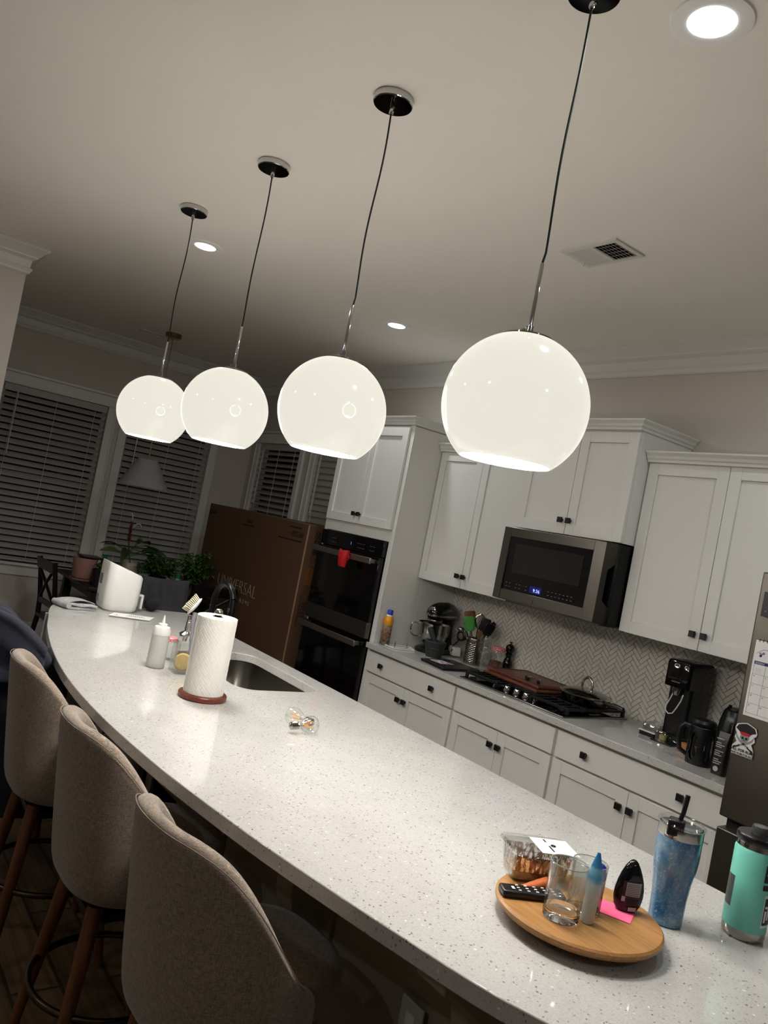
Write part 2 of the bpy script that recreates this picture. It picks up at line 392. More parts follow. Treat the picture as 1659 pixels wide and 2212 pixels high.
def crown(root,path,z):  # path left side = outside
    rings=[]
    n=len(path)
    for i,p in enumerate(path):
        P=Vector(p); d0=(P-Vector(path[i-1])).normalized() if i else None; d1=(Vector(path[i+1])-P).normalized() if i<n-1 else None
        n0=Vector((d0.y,-d0.x)) if d0 else None; n1=Vector((d1.y,-d1.x)) if d1 else None
        off=n1 if n0 is None else n0 if n1 is None else (n0+n1)/(1+n0.dot(n1))
        rings.append([(P.x+off.x*a,P.y+off.y*a,z+b) for a,b in CROWN])
    return M().loft(rings).build('crown',CAB,root,smooth=20)
# oven tower
tx0,tx1=-4.897,-4.05; ty=3.08
t=empty('oven_cabinet',((tx0+tx1)/2,3.4,0),'tall off-white cabinet housing the black double wall oven','cabinet')
m=M(); m.box(tx0,tx0+.02,ty+.02,WY-.01,.1,2.345); m.box(tx1-.02,tx1,ty+.02,WY-.01,.1,2.345); m.box(tx0,tx1,ty+.3,WY-.01,.1,2.345)
m.box(tx0,tx1,ty,WY-.3,2.32,2.345); m.box(tx0,tx0+.035,ty,ty+.02,.1,2.345); m.box(tx1-.045,tx1,ty,ty+.02,.1,2.345)
m.box(tx0+.035,tx1-.045,ty,ty+.02,1.57,1.66); m.box(tx0+.035,tx1-.045,ty,ty+.02,.1,.36); m.box(tx0+.02,tx1-.02,ty+.06,ty+.3,0,.1)
m.box(tx0+.02,tx1-.02,ty+.02,ty+.3,1.6,1.62)
m.build('body',CAB,t,bevel=.0015,seg=1)
xm=-4.478
door(t,-4.872,xm-.002,1.648,2.325,ty-.022,xm-.03,1.712); door(t,xm+.002,-4.082,1.648,2.325,ty-.022,xm+.03,1.712)
crown(t,[(tx0,WY-.01),(tx0,ty-.004),(tx1,ty-.004),(tx1,WY-.01)],2.40)
M().box(tx0,tx1,ty,WY-.01,2.34,2.352).build('top_panel',CAB,t)
# double oven
ox0,ox1=-4.86,-4.098; oy=3.035
ov=empty('double_wall_oven',((ox0+ox1)/2,3.2,.37),'black glass double wall oven with two steel bar handles, built into the tall cabinet','oven')
M().box(ox0+.01,ox1-.01,oy+.03,ty+.29,.37,1.56).build('body',BLKM,ov)
M().box(ox0,ox1,oy+.012,oy+.04,1.462,1.567).build('control_panel',BLKG,ov,bevel=.002)
for nm,z0,z1,zh in (('door',.925,1.455,1.425),('door',.385,.905,.885)):
    d=M().box(ox0,ox1,oy,oy+.035,z0 if z0<.9 else 1.03,z1).build(nm,BLKG,ov,bevel=.002)
    if z0>.9: M().box(ox0,ox1,oy,oy+.035,.925,1.03).build('lower_trim',m_steel('oven_steel','6e6a66',.38,0),d,bevel=.002)
    m=M(); hy=oy-.05
    m.box(ox0+.02,ox1-.02,hy-.01,hy+.006,zh-.02,zh+.02); m.box(ox0+.03,ox0+.05,hy,oy,zh-.014,zh+.014); m.box(ox1-.05,ox1-.03,hy,oy,zh-.014,zh+.014)
    m.build('handle',m_steel('oven_handle_steel','a39f98',.36,0),d,bevel=.004)
disp=mat('blue_display','05060c',.2,emit='5a66ff',es=1.6)
text('clock_digit','1',.03,disp,ov,(-4.47,oy+.0115,1.497),(1,0,0),(0,0,1))
GP=mat('grey_print','6a6a6c',.6)
for cx in (-4.68,-4.21,-4.365):
    m=M(); n_=5 if cx==-4.365 else 3; w_=.011
    for j in range(n_):
        for q in range(2): m.box(cx-.03+j*.02,cx-.03+j*.02+w_,oy+.0108,oy+.0118,1.487+q*.028,1.490+q*.028)
    m.box(cx-.03,cx-.03+n_*.02,oy+.0116,oy+.0119,1.487,1.518); m.build('keypad',[GP if False else BLKG,],ov) if False else m.build('keypad',GP,ov) if False else None
    m=M()
    for j in range(n_):
        for q in range(2): m.box(cx-.03+j*.02,cx-.03+j*.02+w_,oy+.0106,oy+.0118,1.487+q*.028,1.490+q*.028)
    o_=M().box(cx-.036,cx-.03+n_*.02,oy+.0112,oy+.0122,1.481,1.525).build('keypad',BLKG,ov); k_=m.build('printed_marks',GP,o_); k_['kind']='stuff'
RED=mat('red_silicone','b3101c',.45)
# red silicone mitt hanging on the upper handle
rt=empty('pot_grabber',(-4.39,2.965,1.37),'red silicone pinch mitt hanging on the upper oven handle','oven mitt')
m=M(); rings=[]
for i in range(7):
    f=i/6; w=.036+.018*f; dd=.018+.012*math.sin(f*PI*.8); z=1.345+.105*f
    rings.append([(-4.40+w*math.cos(a)*(1+.06*math.sin(3*a)),2.957+dd*math.sin(a),z+(.012*math.cos(2*a) if i==6 else 0)) for a in [2*PI*j/24 for j in range(24)]])
m.loft(rings).build('mitt',RED,rt)
M().torus((-4.35,2.96,1.41),.014,.003,20,8,Matrix.Rotation(PI/2,3,'X')).build('loop',RED,rt)
# base cabinets
def base_cab(x0,x1,label,knobs,drawer=1,seam=None):
    r=empty('base_cabinet',((x0+x1)/2,3.35,0),label,'cabinet','off-white base cabinets under the back counter')
    m=M(); m.box(x0,x1,3.078,WY-.02,.1,.875); m.box(x0,x1,3.14,WY-.02,0,.1); m.build('body',CAB,r,bevel=.001,seg=1)
    M().box(x0+.004,x1-.004,3.0765,3.078,.11,.873).build('gap_shadow_line',CABD,r) if False else None
    dr=M().box(x0+.009,x1-.009,3.058,3.078,.737,.862).build('drawer',CAB,r,bevel=.002,seg=2)
    for kx in knobs: knob(kx,3.058,.80,dr)
    xm=seam or (x0+x1)/2
    door(r,x0+.009,xm-.0015,.112,.727,3.058,xm-.029,.655); door(r,xm+.0015,x1-.009,.112,.727,3.058,xm+.029,.655)
base_cab(-4.05,-3.197,'off-white base cabinet beside the oven with two knobs on its drawer',(-3.885,-3.384),seam=-3.632)
base_cab(-3.197,-2.462,'off-white base cabinet under the cooktop with a plain knobless drawer front',())
base_cab(-2.462,-1.565,'off-white base cabinet beside the refrigerator, under the soda maker',(-2.273,-1.773),seam=-2.019)
tag(M().prism([(-4.07,3.038),(-1.56,3.038),(-1.56,WY-.010),(-4.048,WY-.010),(-4.048,3.078),(-4.07,3.078)],2,.879,H).build('countertop',QUARTZ,bevel=.0025),'speckled white quartz countertop running along the tiled back wall','countertop')
# upper cabinets
def upper(x0,x1,y,z0,z1,label,kz,kx=None,cpath=None,zt=None,xs=None):
    r=empty('upper_cabinet',((x0+x1)/2,3.5,z0),label,'cabinet','off-white wall cabinets above the back counter')
    M().box(x0,x1,y+.02,WY-.01,z0,z1+.012).build('body',CAB,r,bevel=.001,seg=1)
    xm=xs if xs else (x0+x1)/2
    door(r,x0+.004,xm-.0015,z0+.002,z1,y,xm-.028,kz); door(r,xm+.0015,x1-.004,z0+.002,z1,y,xm+.028,kz)
    crown(r,cpath,zt)
upper(-4.048,-3.176,3.338,1.372,2.225,'off-white wall cabinet between the oven cabinet and the microwave',1.446,cpath=[(-4.048,3.33),(-3.20,3.33)],zt=2.28,xs=-3.63)
upper(-3.172,-2.436,3.238,1.80,2.36,'short raised off-white wall cabinet directly above the microwave',1.874,cpath=[(-3.172,WY-.01),(-3.172,3.23),(-2.436,3.23),(-2.436,WY-.01)],zt=2.42)
upper(-2.432,-1.56,3.338,1.372,2.225,'off-white wall cabinet beside the refrigerator, above the soda maker',1.444,cpath=[(-2.432,3.33),(-1.52,3.33)],zt=2.28,xs=-1.995)
# microwave
mw_=empty('microwave',(-2.81,3.4,1.38),'stainless over-the-range microwave with black glass door above the cooktop','microwave')
mx0,mx1=-3.19,-2.436; my=3.19
m=M(); m.box(-3.171,mx1,my+.055,WY-.012,1.385,1.793); m.build('body',BLKM,mw_,bevel=.003)
fr=M(); gx0,gx1,gz0,gz1=mx0+.055,mx1-.115,1.447,1.742
ex=mx1-.045
fr.box(mx0,gx0,my,my+.05,1.39,1.793); fr.box(gx1,ex,my,my+.05,1.39,1.793); fr.box(gx0,gx1,my,my+.05,1.39,gz0); fr.box(gx0,gx1,my,my+.05,gz1,1.793)
# bevelled right flank with the grip recess
FL=[(0,1.39),(1,1.39),(1,1.455),(.35,1.505),(.35,1.655),(1,1.712),(1,1.793),(0,1.793)]
fr.loft([[(ex+.042*s_+o_,my+.075*s_+o_*.0,z) for s_,z in FL] for o_ in (0,-.004)])
dd=fr.build('door',STEEL,mw_,bevel=.002)
M().box(gx0,gx1,my+.006,my+.04,gz0,gz1).build('glass',BLKG,dd)
m=M(); m.box(gx0+.05,gx1-.055,my+.0045,my+.0062,gz0+.1,gz1-.035); m.build('window_screen',mat('dark_mesh','1c1e1c',.12),dd)
M().box(-2.93,-2.845,my+.0045,my+.0062,gz0+.012,gz0+.048).build('display',mat('navy_display','070a2a',.2,emit='1c2a8c',es=.35),dd)
text('clock','9:36',.026,mat('clock_glow','8899ff',.5,emit='9fb0ff',es=1.5),dd,(-2.878,my+.0042,gz0+.018),(1,0,0),(0,0,1),space=1.1)
for x0_,dx,skip in ((-3.11,.025,3),(-2.8,.026,99)):
    m=M()
    for j in range(7):
        for q in range(2):
            if (j+1)%skip: m.box(x0_+j*dx,x0_+j*dx+.011,my+.0043,my+.0062,gz0+.018+q*.02,gz0+.021+q*.02)
    o_=M().box(x0_-.006,x0_+7*dx,my+.005,my+.0065,gz0+.012,gz0+.048).build('keypad',BLKG,dd); k_=m.build('printed_marks',GP,o_) ; k_['kind']='stuff'
text('logo','J',.024,BLK,dd,(-2.885,my-.0006,1.408),(1,0,0),(0,0,1))
M().box(mx0+.05,mx1-.05,my+.06,my+.32,1.376,1.386).build('underside_panel',STEEL,mw_)
# refrigerator
f=empty('refrigerator',(-1.09,3.3,0),'dark stainless refrigerator with a calendar on its door at the right edge','refrigerator')
fy=2.93; fx0,fx1=-1.545,-.64
M().box(fx0+.004,fx1-.004,fy+.075,WY-.03,.03,1.755).build('body',mat('fridge_side_grey','4a4742',.5,.3),f,bevel=.006)
def fdoor(x0,x1,z0,z1,nm):
    P=[]
    for i in range(9):
        a=i/8; x=x0+(x1-x0)*a; P.append((x,fy-.012*math.sin(PI*a)))
    P=[(x0,fy+.07)]+P+[(x1,fy+.07)]
    return M().prism(P,2,z0,z1).build(nm,FRIDGEM,f,bevel=.006,seg=3)
fdoor(fx0,-1.094,.832,1.76,'door'); fdoor(-1.091,fx1,.832,1.76,'door')
dw=fdoor(fx0,fx1,.10,.79,'freezer_drawer')
M().box(fx0+.02,fx1-.02,fy+.03,fy+.072,.785,.835).build('grip_recess',BLK,f)
M().box(fx0+.03,fx1-.02,fy+.012,fy+.05,.03,.095).build('kick_grille',BLK,f)
# calendar on the fridge
cy=fy-.0135
cal=empty('wall_calendar',(-1.40,cy,1.22),'spiral-bound calendar with a purple flower header on the refrigerator door','calendar')
cx0,cx1,cz0,cz1=-1.515,-1.19,1.222,1.505
M().box(cx0,cx1,cy-.003,cy,cz0,cz1).build('sheets',PAPER,cal)
M().box(cx0+.008,cx1-.008,cy-.0036,cy-.003,1.417,1.428).build('weekday_bar',mat('navy_print','242a55',.7),cal)
text('weekday_lettering','SUNDAY',.009,PAPER,cal,(cx0+.03,cy-.0038,1.419),(1,0,0),(0,0,1),ext=.0001)
GL=mat('grid_print','8c8c90',.8); m=M()
for k in range(6): m.box(cx0+.008,cx1-.008,cy-.0036,cy-.003,1.233+k*.0366,1.2342+k*.0366)
for k in range(8): m.box(cx0+.008+k*.0441,cx0+.0092+k*.0441,cy-.0036,cy-.003,1.233,1.417)
m.build('grid',GL,cal)
for c,n0 in enumerate((4,5,6,7,8,9,10)):
    for r_ in range(4):
        text('date',str(n0+7*r_),.0085,INK,cal,(cx0+.0155+c*.0441,cy-.0038,1.37-r_*.0366),(1,0,0),(0,0,1),ext=.0001)
m=M()
for q in range(4):
    for s_ in range(7): m.box(cx0+.016+s_*.0035,cx0+.0175+s_*.0035,cy-.0036,cy-.003,1.385+q*.005,1.3865+q*.005)
m.build('mini_month_grid',GL,cal)
PUR=mat('lilac_print','8f7bb0',.8); m=M()
random.seed(3)
for k in range(46):
    x=cx0+.02+random.random()*.26; z=1.462+.008*math.sin(x*60)+random.uniform(-.006,.006); r_=random.uniform(.003,.0065)
    m.prism([(x+r_*math.cos(a),z+r_*math.sin(a)) for a in [2*PI*j/7 for j in range(7)]],1,cy-.0036,cy-.003)
m.build('flower_print',PUR,cal)
m=M()
for k in range(5):
    x=cx0+.01+k*.055; P=[(x+i*.012,1.455+.012*math.sin(i*.7+k)+i*.003) for i in range(6)]
    m.prism([(a,b+.0008) for a,b in P]+[(a,b-.0008) for a,b in P[::-1]],1,cy-.0036,cy-.003)
m.build('leaf_print',mat('olive_print','6b6a4c',.8),cal)
m=M()
for k in range(22): m.torus((cx0+.014+k*.0142,cy-.002,cz1),.0042,.0011,12,6,Matrix.Rotation(PI/2,3,'Y'))
m.build('spiral_binding',BLKM,cal)
# photo magnet
ph=empty('photo_magnet',(-1.46,cy,1.59),'small dark picture magnet above the calendar on the refrigerator','magnet')
M().box(-1.517,-1.40,cy-.003,cy+.002,1.594,1.687).build('card',mat('dark_photo_print','17151d',.35,nz=.5,nzs=60),ph)
m=M()
for k in range(9): x=-1.503+k*.011; m.box(x,x+.006,cy-.0036,cy-.003,1.612+.012*math.sin(k*1.7),1.618+.016*abs(math.sin(k*2.1)))
m.build('picture_detail',mat('muted_mauve_print','5a4b5a',.6),ph)
# skull sticker
st=empty('pirate_sticker',(-1.495,cy,1.07),'die-cut skull and crossed swords sticker low on the refrigerator door','sticker')
def P2(pts): return [(-1.4935+x*.001,1.13+z*.001) for x,z in pts]
def flat(nm,pts,m_,lay,par=st): return M().prism(P2(pts),1,cy+.001-.0007*lay,cy+.003).build(nm,m_,par)
STW=mat('sticker_white','d8d8d6',.4); STB=mat('sticker_black','121214',.4); STG=mat('sticker_grey','8a8c90',.4)
flat('backing',[(-42,38),(-36,54),(-14,62),(0,66),(14,62),(36,54),(44,34),(40,24),(34,22),(40,4),(28,-8),(40,-30),(40,-58),(-42,-58),(-42,-28),(-28,-10),(-38,4),(-32,22),(-36,24)],STW,1)
flat('hat',[(-38,38),(-30,52),(-12,59),(0,62),(12,59),(32,52),(40,36),(28,32),(20,26),(-20,26),(-28,32)],STB,2)
flat('headband',[(-20,27),(-18,20),(0,16),(18,20),(20,27),(0,30)],mat('sticker_red','b01820',.4),3)
flat('skull',[(-16,19),(-18,8),(-13,0),(-9,-12),(9,-12),(13,0),(18,8),(16,19),(0,15)],STG,2)
for cx_,cz_,w in ((-7,8,5),(7,8,5),(0,0,2.2)): flat('eye_socket' if w>3 else 'nose_socket',[(cx_+w*math.cos(a),cz_+w*math.sin(a)) for a in [2*PI*j/12 for j in range(12)]],STB,3)
for s_ in (-1,1):
    flat('sword',[(s_*34,20),(s_*31,5),(s_*18,-8),(-s_*10,-22),(-s_*22,-24),(-s_*12,-16),(s_*14,-2),(s_*26,8)],STG,3)
    flat('sword_hilt',[(-s_*16,-18),(-s_*22,-24),(-s_*38,-30),(-s_*36,-36),(-s_*24,-30),(-s_*14,-24)],STB,4)
text('lettering','ALL FOR RUM',.0140,STB,st,(-1.4935,cy-.0026,1.13-.043),(1,0,0),(0,0,1),ext=.0001,off=.0004,sx=.95)
text('lettering','AND RUM FOR ALL',.0104,STB,st,(-1.4935,cy-.0026,1.13-.055),(1,0,0),(0,0,1),ext=.0001,off=.0003,sx=.92)
# ---------------------------------------------------------------- island
IS=[(-.30,1.30),(-.60,1.17),(-.854,1.06),(-1.068,1.007),(-1.273,.964),(-1.443,.932),(-1.583,.910),(-1.801,.881),(-1.987,.862),(-2.214,.848),(-2.364,.843),(-2.539,.842),(-2.736,.848),(-2.942,.863),(-3.204,.895),(-3.499,.944),(-3.776,1.0),(-3.974,1.051),(-4.16,1.095),(-4.31,1.145),(-4.42,1.20),(-4.49,1.28)]
IS+=[(-4.5,1.5),(-4.5,1.80),(-4.5,1.965),(-4.48,1.985),(-.30,1.987)]
def slab(name,outer,holes,z0,z1,m_):
    bm=bmesh.new(); loops=[]
    for L in [outer]+holes:
        vs_=[bm.verts.new((x,y,z1)) for x,y in L]; es=[bm.edges.new((vs_[i],vs_[(i+1)%len(vs_)])) for i in range(len(vs_))]; loops.append(es)
    bmesh.ops.triangle_fill(bm,use_beauty=True,use_dissolve=False,edges=[e for l in loops for e in l],normal=(0,0,1))
    top=[f_ for f_ in bm.faces]; ex=bmesh.ops.extrude_face_region(bm,geom=top)
    bmesh.ops.translate(bm,verts=[v for v in ex['geom'] if isinstance(v,bmesh.types.BMVert)],vec=(0,0,z0-z1))
    bmesh.ops.recalc_face_normals(bm,faces=bm.faces); me=bpy.data.meshes.new(name); bm.to_mesh(me); bm.free(); me.materials.append(m_)
    me.polygons.foreach_set('use_smooth',[True]*len(me.polygons)); me.set_sharp_from_angle(angle=R(30))
    o=bpy.data.objects.new(name,me); COL.objects.link(o)
    md=o.modifiers.new('b','BEVEL'); md.width=.003; md.segments=2; md.limit_method='ANGLE'; md.angle_limit=R(50); return o
def smoothpoly(P,a,b,k=4):
    out=[]
    for i in range(len(P)):
        p1=P[i]; p2=P[(i+1)%len(P)]
        if a<=i<b:
            p0=P[i-1] if i>a else p1; p3=P[i+2] if i+2<=b else p2
            for j in range(k):
                t=j/k; out.append(tuple(.5*((2*p1[q])+(-p0[q]+p2[q])*t+(2*p0[q]-5*p1[q]+4*p2[q]-p3[q])*t*t+(-p0[q]+3*p1[q]-3*p2[q]+p3[q])*t**3) for q in (0,1)))
        else: out.append(p1)
    return out
ISP=smoothpoly(IS,0,21)
sx0,sx1,sy0,sy1=-3.44,-2.76,1.50,1.885
SINKP=rrect((sx0+sx1)/2,(sy0+sy1)/2,sx1-sx0,sy1-sy0,.085,8)
tag(slab('island_countertop',ISP,[SINKP],H-.036,H,QUARTZ),'curved speckled white quartz top of the kitchen island with a sink cutout','countertop')
ib=empty('island_cabinet',(-2.3,1.6,0),'painted island cabinet under the curved quartz top','cabinet')
m=M(); iy=1.30
m.box(-4.28,sx0-.05,iy,1.95,.1,.876); m.box(sx1+.05,-.36,iy,1.95,.1,.876); m.box(sx0-.05,sx1+.05,iy,sy0-.03,.1,.876); m.box(sx0-.05,sx1+.05,sy1+.03,1.95,.1,.876); m.box(sx0-.05,sx1+.05,iy,1.95,.1,.5)
m.box(-4.25,-.4,iy+.05,1.88,0,.1); m.build('body',GLOSSCAB,ib,bevel=.002)
m=M()
for x in [-4.27+i*.65 for i in range(7)]: m.box(x-.03,x+.03,iy-.0125,iy-.0002,.201,.799)
m.box(-4.28,-.36,iy-.012,iy-.0002,.80,.874); m.box(-4.28,-.36,iy-.012,iy-.0002,.1,.2); m.build('panel_frame',GLOSSCAB,ib,bevel=.002)
M().box(-4.305,-4.28,1.12,1.955,.0,.876).build('end_panel',CAB,ib,bevel=.002)
def corbel(x):
    P=[(iy,.876),(iy-.25,.876),(iy-.25,.845)]
    for i in range(9):
        a=i/8; P.append((iy-.235+.10*a+.03*math.sin(a*PI),.84-.12*a))
    for i in range(9):
        a=i/8; P.append((iy-.13+.09*a-.025*math.sin(a*PI),.70-.18*a))
    P+=[(iy-.02,.50),(iy,.50)]
    M().prism(P,0,x-.04,x+.04).build('corbel',GLOSSCAB,ib,bevel=.004)
for x in (-1.02,-1.72,-2.42,-3.12,-3.82): corbel(x)
o=M().box(-1.32,-1.245,iy-.02,iy-.012,.50,.61).build('outlet_plate',mat('outlet_white','b5b3ad',.4),ib,bevel=.003)
M().box(-1.297,-1.268,iy-.0215,iy-.02,.525,.585).build('outlet_face',WHT,o)
# undermount sink
sk=empty('kitchen_sink',((sx0+sx1)/2,(sy0+sy1)/2,.66),'stainless undermount sink set into the island beside the paper towels','sink')
SB=mat('sink_steel','807c75',.27,1,nz=.04,nzs=20)
r1=rrect((sx0+sx1)/2,(sy0+sy1)/2,sx1-sx0+.012,sy1-sy0+.012,.088,8); r2=rrect((sx0+sx1)/2,(sy0+sy1)/2,sx1-sx0-.01,sy1-sy0-.01,.08,8); r3=rrect((sx0+sx1)/2,(sy0+sy1)/2,sx1-sx0-.06,sy1-sy0-.06,.06,8)
rim=rrect((sx0+sx1)/2,(sy0+sy1)/2,sx1-sx0+.05,sy1-sy0+.05,.1,8)
m=M(); m.loft([[(x,y,H-.038) for x,y in rim],[(x,y,H-.038) for x,y in r1],[(x,y,.70) for x,y in r2],[(x,y,.675) for x,y in r3]],cap=False); v=len(m.v); m.add([(x,y,.675) for x,y in r3],[tuple(range(len(r3)))])
b_=m.build('basin',SB,sk,smooth=50); 
M().lathe([(.0,.676),(.045,.676),(.048,.679),(.04,.681),(.0,.679)],28,((sx0+sx1)/2,1.72,0),cap=False).build('drain',CHROMEM,b_)
# faucet
fx,fyy=-4.02,1.93
# ---------------------------------------------------------------- pendants and lamps
def lamp(name,kind,loc,energy,color,size=None,rot=None,spread=None,parent=None):
    l=bpy.data.lights.new(name,kind); l.energy=energy; l.color=color
    if kind=='POINT': l.shadow_soft_size=size
    if kind=='AREA': l.shape='DISK'; l.size=size; 
    if spread: l.spread=spread
    o=bpy.data.objects.new(name,l); COL.objects.link(o); o.location=loc
    if rot: o.rotation_euler=rot
    return o
WARM=(1,.945,.875); COOL=(.90,.95,1)
GR=.165; GZ=1.967; PY=1.236
def pendant(x,label,zc,seed):
    r=empty('pendant_lamp',(x,PY,ZC),label,'pendant lamp','opal glass globe pendants over the island')
    L=lambda m:m
    m=M(); m.lathe([(.0,ZC-.001),(.06,ZC-.001),(.062,ZC-.004),(.062,ZC-.022),(.060,ZC-.024)],48,(x,PY,0)); cn=m.build('canopy',CHROME,r)
    M().lathe([(.0595,ZC-.0238),(.0595,ZC-.0255),(0,ZC-.0255)],48,(x,PY,0),cap=False).build('canopy_face',BLKG,cn)
    m=M(); m.lathe([(.007,ZC-.025),(.007,ZC-.052),(.005,ZC-.055)],16,(x,PY,0)); m.tube([(x+.006,PY-.0,ZC-.034),(x+.014,PY,ZC-.034)],.003,8); m.tube([(x+.006,PY,ZC-.047),(x+.014,PY,ZC-.047)],.003,8)
    m.build('cord_grip',CHROME,cn)
    zt=zc+GR; zr=zt+.165
    random.seed(seed); ax,ay=random.uniform(-.004,.004),random.uniform(.002,.006)
    P=[(x+ax*math.sin(q*PI*1.7)*(1-q*.2),PY+ay*math.sin(q*PI*2.3),ZC-.05+(zr-ZC+.05)*q) for q in [i/24 for i in range(25)]]
    P[-1]=(x,PY,zr)
    M().tube(P,.0028,8).build('cord',BLK,r)
    m=M(); m.lathe([(.0045,zr),(.0052,zr-.002),(.0052,zt+.02),(.009,zt+.019),(.009,zt+.002),(.012,zt)],20,(x,PY,0)); m.tube([(x-.009,PY-.006,zt+.012),(x-.016,PY-.008,zt+.012)],.003,8); m.build('stem',CHROME,r)
    pr=[]
    for i in range(9):
        a=R(20.5*(1-i/8)); pr.append(((GR+.003)*math.sin(a),zc+(GR+.003)*math.cos(a)))
    M().lathe([(pr[0][0],pr[0][1]-.004)]+pr,40,(x,PY,0),cap=False).build('cap',CHROME,r)
    out=[((GR)*math.sin(R(a)),zc+GR*math.cos(R(a))) for a in [2+i*(141-2)/40 for i in range(41)]]
    inn=[((GR-.004)*math.sin(R(a)),zc+(GR-.004)*math.cos(R(a))) for a in [141-i*(139)/40 for i in range(41)]]
    m=M(); m.use(0); m.lathe(out+[((GR-.002)*math.sin(R(141.5)),zc+(GR-.002)*math.cos(R(141.5)))],64,(x,PY,0),cap=False); m.use(1); m.lathe([((GR-.002)*math.sin(R(141.5)),zc+(GR-.002)*math.cos(R(141.5)))]+inn,64,(x,PY,0),cap=False)
    m.build('globe_shade',[OPAL,OPALIN],r,smooth=60)
    b=M(); b.lathe([(.0,zc+.02),(.014,zc+.022),(.027,zc+.042),(.030,zc+.06),(.026,zc+.08),(.014,zc+.10),(.013,zc+.13)],24,(x,PY,0)); b.build('bulb',OPALIN,r)
    lamp('pendant_light','POINT',(x,PY,zc),PE,WARM,GR+.012)
PE=46
for x,l,z in ((-1.279,'opal glass globe pendant nearest the camera, its open rim showing as a wide ellipse',1.967),(-2.053,'second opal globe pendant, in front of the oven cabinet',1.963),(-2.833,'third opal globe pendant, its rim seen exactly edge-on',1.971),(-3.628,'farthest opal globe pendant, partly behind the third globe and above the cone lampshade',1.975)):
    pendant(x,l,z,int(-x*100))
def downlight(x,y,label,on=14):
    r=empty('recessed_light',(x,y,ZC),label,'ceiling light','round recessed ceiling lights')
    M().lathe([(.055,ZC-.006),(.075,ZC-.009),(.092,ZC-.006),(.094,ZC)],48,(x,y,0),cap=False).build('trim_ring',mat('bright_white_trim','eeede8',.5),r)
    M().lathe([(.0,ZC-.0085),(.052,ZC-.0085),(.056,ZC-.006)],40,(x,y,0),cap=False).build('diffuser',DISK,r)
    lamp('recessed_glow','AREA',(x,y,ZC-.012),on,COOL,.10)
DL=6.5
downlight(-1.139,1.488,'round recessed ceiling light at the top right of the photo',DL)
downlight(-4.09,1.49,'round recessed ceiling light beside the farthest pendant cord',DL)
downlight(-4.144,2.844,'round recessed ceiling light above the oven cabinet, left of the nearest globe',DL)
for x,y in ((-1.14,2.84),): downlight(x,y,'round recessed ceiling light above the refrigerator, outside the photo',DL)  # added light, out of view, brightens the kitchen side evenly
# unseen ceiling lights added out of view to light the room evenly
for x,y,e in ((-1.2,-1.6,DL),(1.3,1.2,DL),(-3.8,-1.6,DL)): downlight(x,y,'round recessed ceiling light outside the photo',e)
# ceiling supply vents
def vent(x0,x1,y0,y1,label,dark):
    r=empty('ceiling_vent',((x0+x1)/2,(y0+y1)/2,ZC),label,'air vent')
    z=ZC; m=M(); w=.022
    m.box(x0,x1,y0,y0+w,z-.008,z); m.box(x0,x1,y1-w,y1,z-.008,z); m.box(x0,x0+w,y0+w,y1-w,z-.008,z); m.box(x1-w,x1,y0+w,y1-w,z-.008,z); m.box((x0+x1)/2-.008,(x0+x1)/2+.008,y0+w,y1-w,z-.008,z)
    m.build('frame',TRIM,r,bevel=.0015)
    M().box(x0+w,x1-w,y0+w,y1-w,z-.002,z-.0005).build('duct_opening',BLK,r)
    for sgn,a,b in ((1,x0+w,(x0+x1)/2-.008),(-1,(x0+x1)/2+.008,x1-w)):
        m=M(); n=max(4,int((b-a)/.0155))
        for i in range(n):
            x=a+(i+.5)*(b-a)/n; d=.0062
            m.loft([[(x-d*sgn,y,z-.0085),(x-d*sgn+.001,y,z-.0095),(x+d*sgn+.001,y,z-.003),(x+d*sgn,y,z-.002)] for y in (y0+w,y1-w)])
        m.build('louvers',TRIM,r)
    m=M(); 
    for i in range(4): y=y0+w+(i+1)*(y1-y0-2*w)/5; m.box((x0+x1)/2+.008,x1-w,y-.001,y+.001,z-.0035,z-.0015)
    m.tube([(x0+.016,y1-.05,z-.008),(x0+.012,y1-.05,z-.022)],.003,8); m.build('damper_lever',TRIM,r)
vent(-2.362,-2.075,2.374,2.566,'white ceiling air vent right of the nearest pendant cord',1)
vent(-6.97,-6.86,2.10,2.40,'narrow ceiling vent beside the dining lamp canopy',1)
# ---------------------------------------------------------------- things on the island
fc=empty('kitchen_faucet',(-3.565,1.695,H),'tall black gooseneck faucet behind the paper towel roll','faucet')
fx,fy_=-3.565,1.695
M().lathe([(.0,H),(.027,H),(.027,H+.012),(.018,H+.018),(.016,H+.05),(.0155,H+.06)],28,(fx,fy_,0)).build('base',BLKM,fc)
P=[(fx,fy_,H+.055),(fx,fy_,H+.12),(fx,fy_,H+.20)]+[(fx+.098*(1-math.cos(a)),fy_+.003*(a),H+.225+.10*math.sin(a)) for a in [PI*i/16 for i in range(15)]]
M().tube(P,.0145,16).build('gooseneck',BLKM,fc)
e=Vector(P[-1]); 
hd=M(); hd.tube([e,e+Vector((.004,0,-.03)),e+Vector((.006,0,-.05)),e+Vector((.010,0,-.13)),e+Vector((.011,0,-.155))],[.0145,.016,.0175,.019,.017],16); h_=hd.build('spray_head',BLKM,fc)
for k in range(3): M().box(e.x-.006,e.x+.012,e.y-.0195,e.y-.014,e.z-.06-k*.032,e.z-.04-k*.032).build('spray_button',BLKP,h_,bevel=.004,seg=2)
M().tube([(fx,fy_+.015,H+.045),(fx,fy_+.045,H+.05),(fx-.01,fy_+.085,H+.075)],[.008,.007,.005],12).build('lever',BLKM,fc)
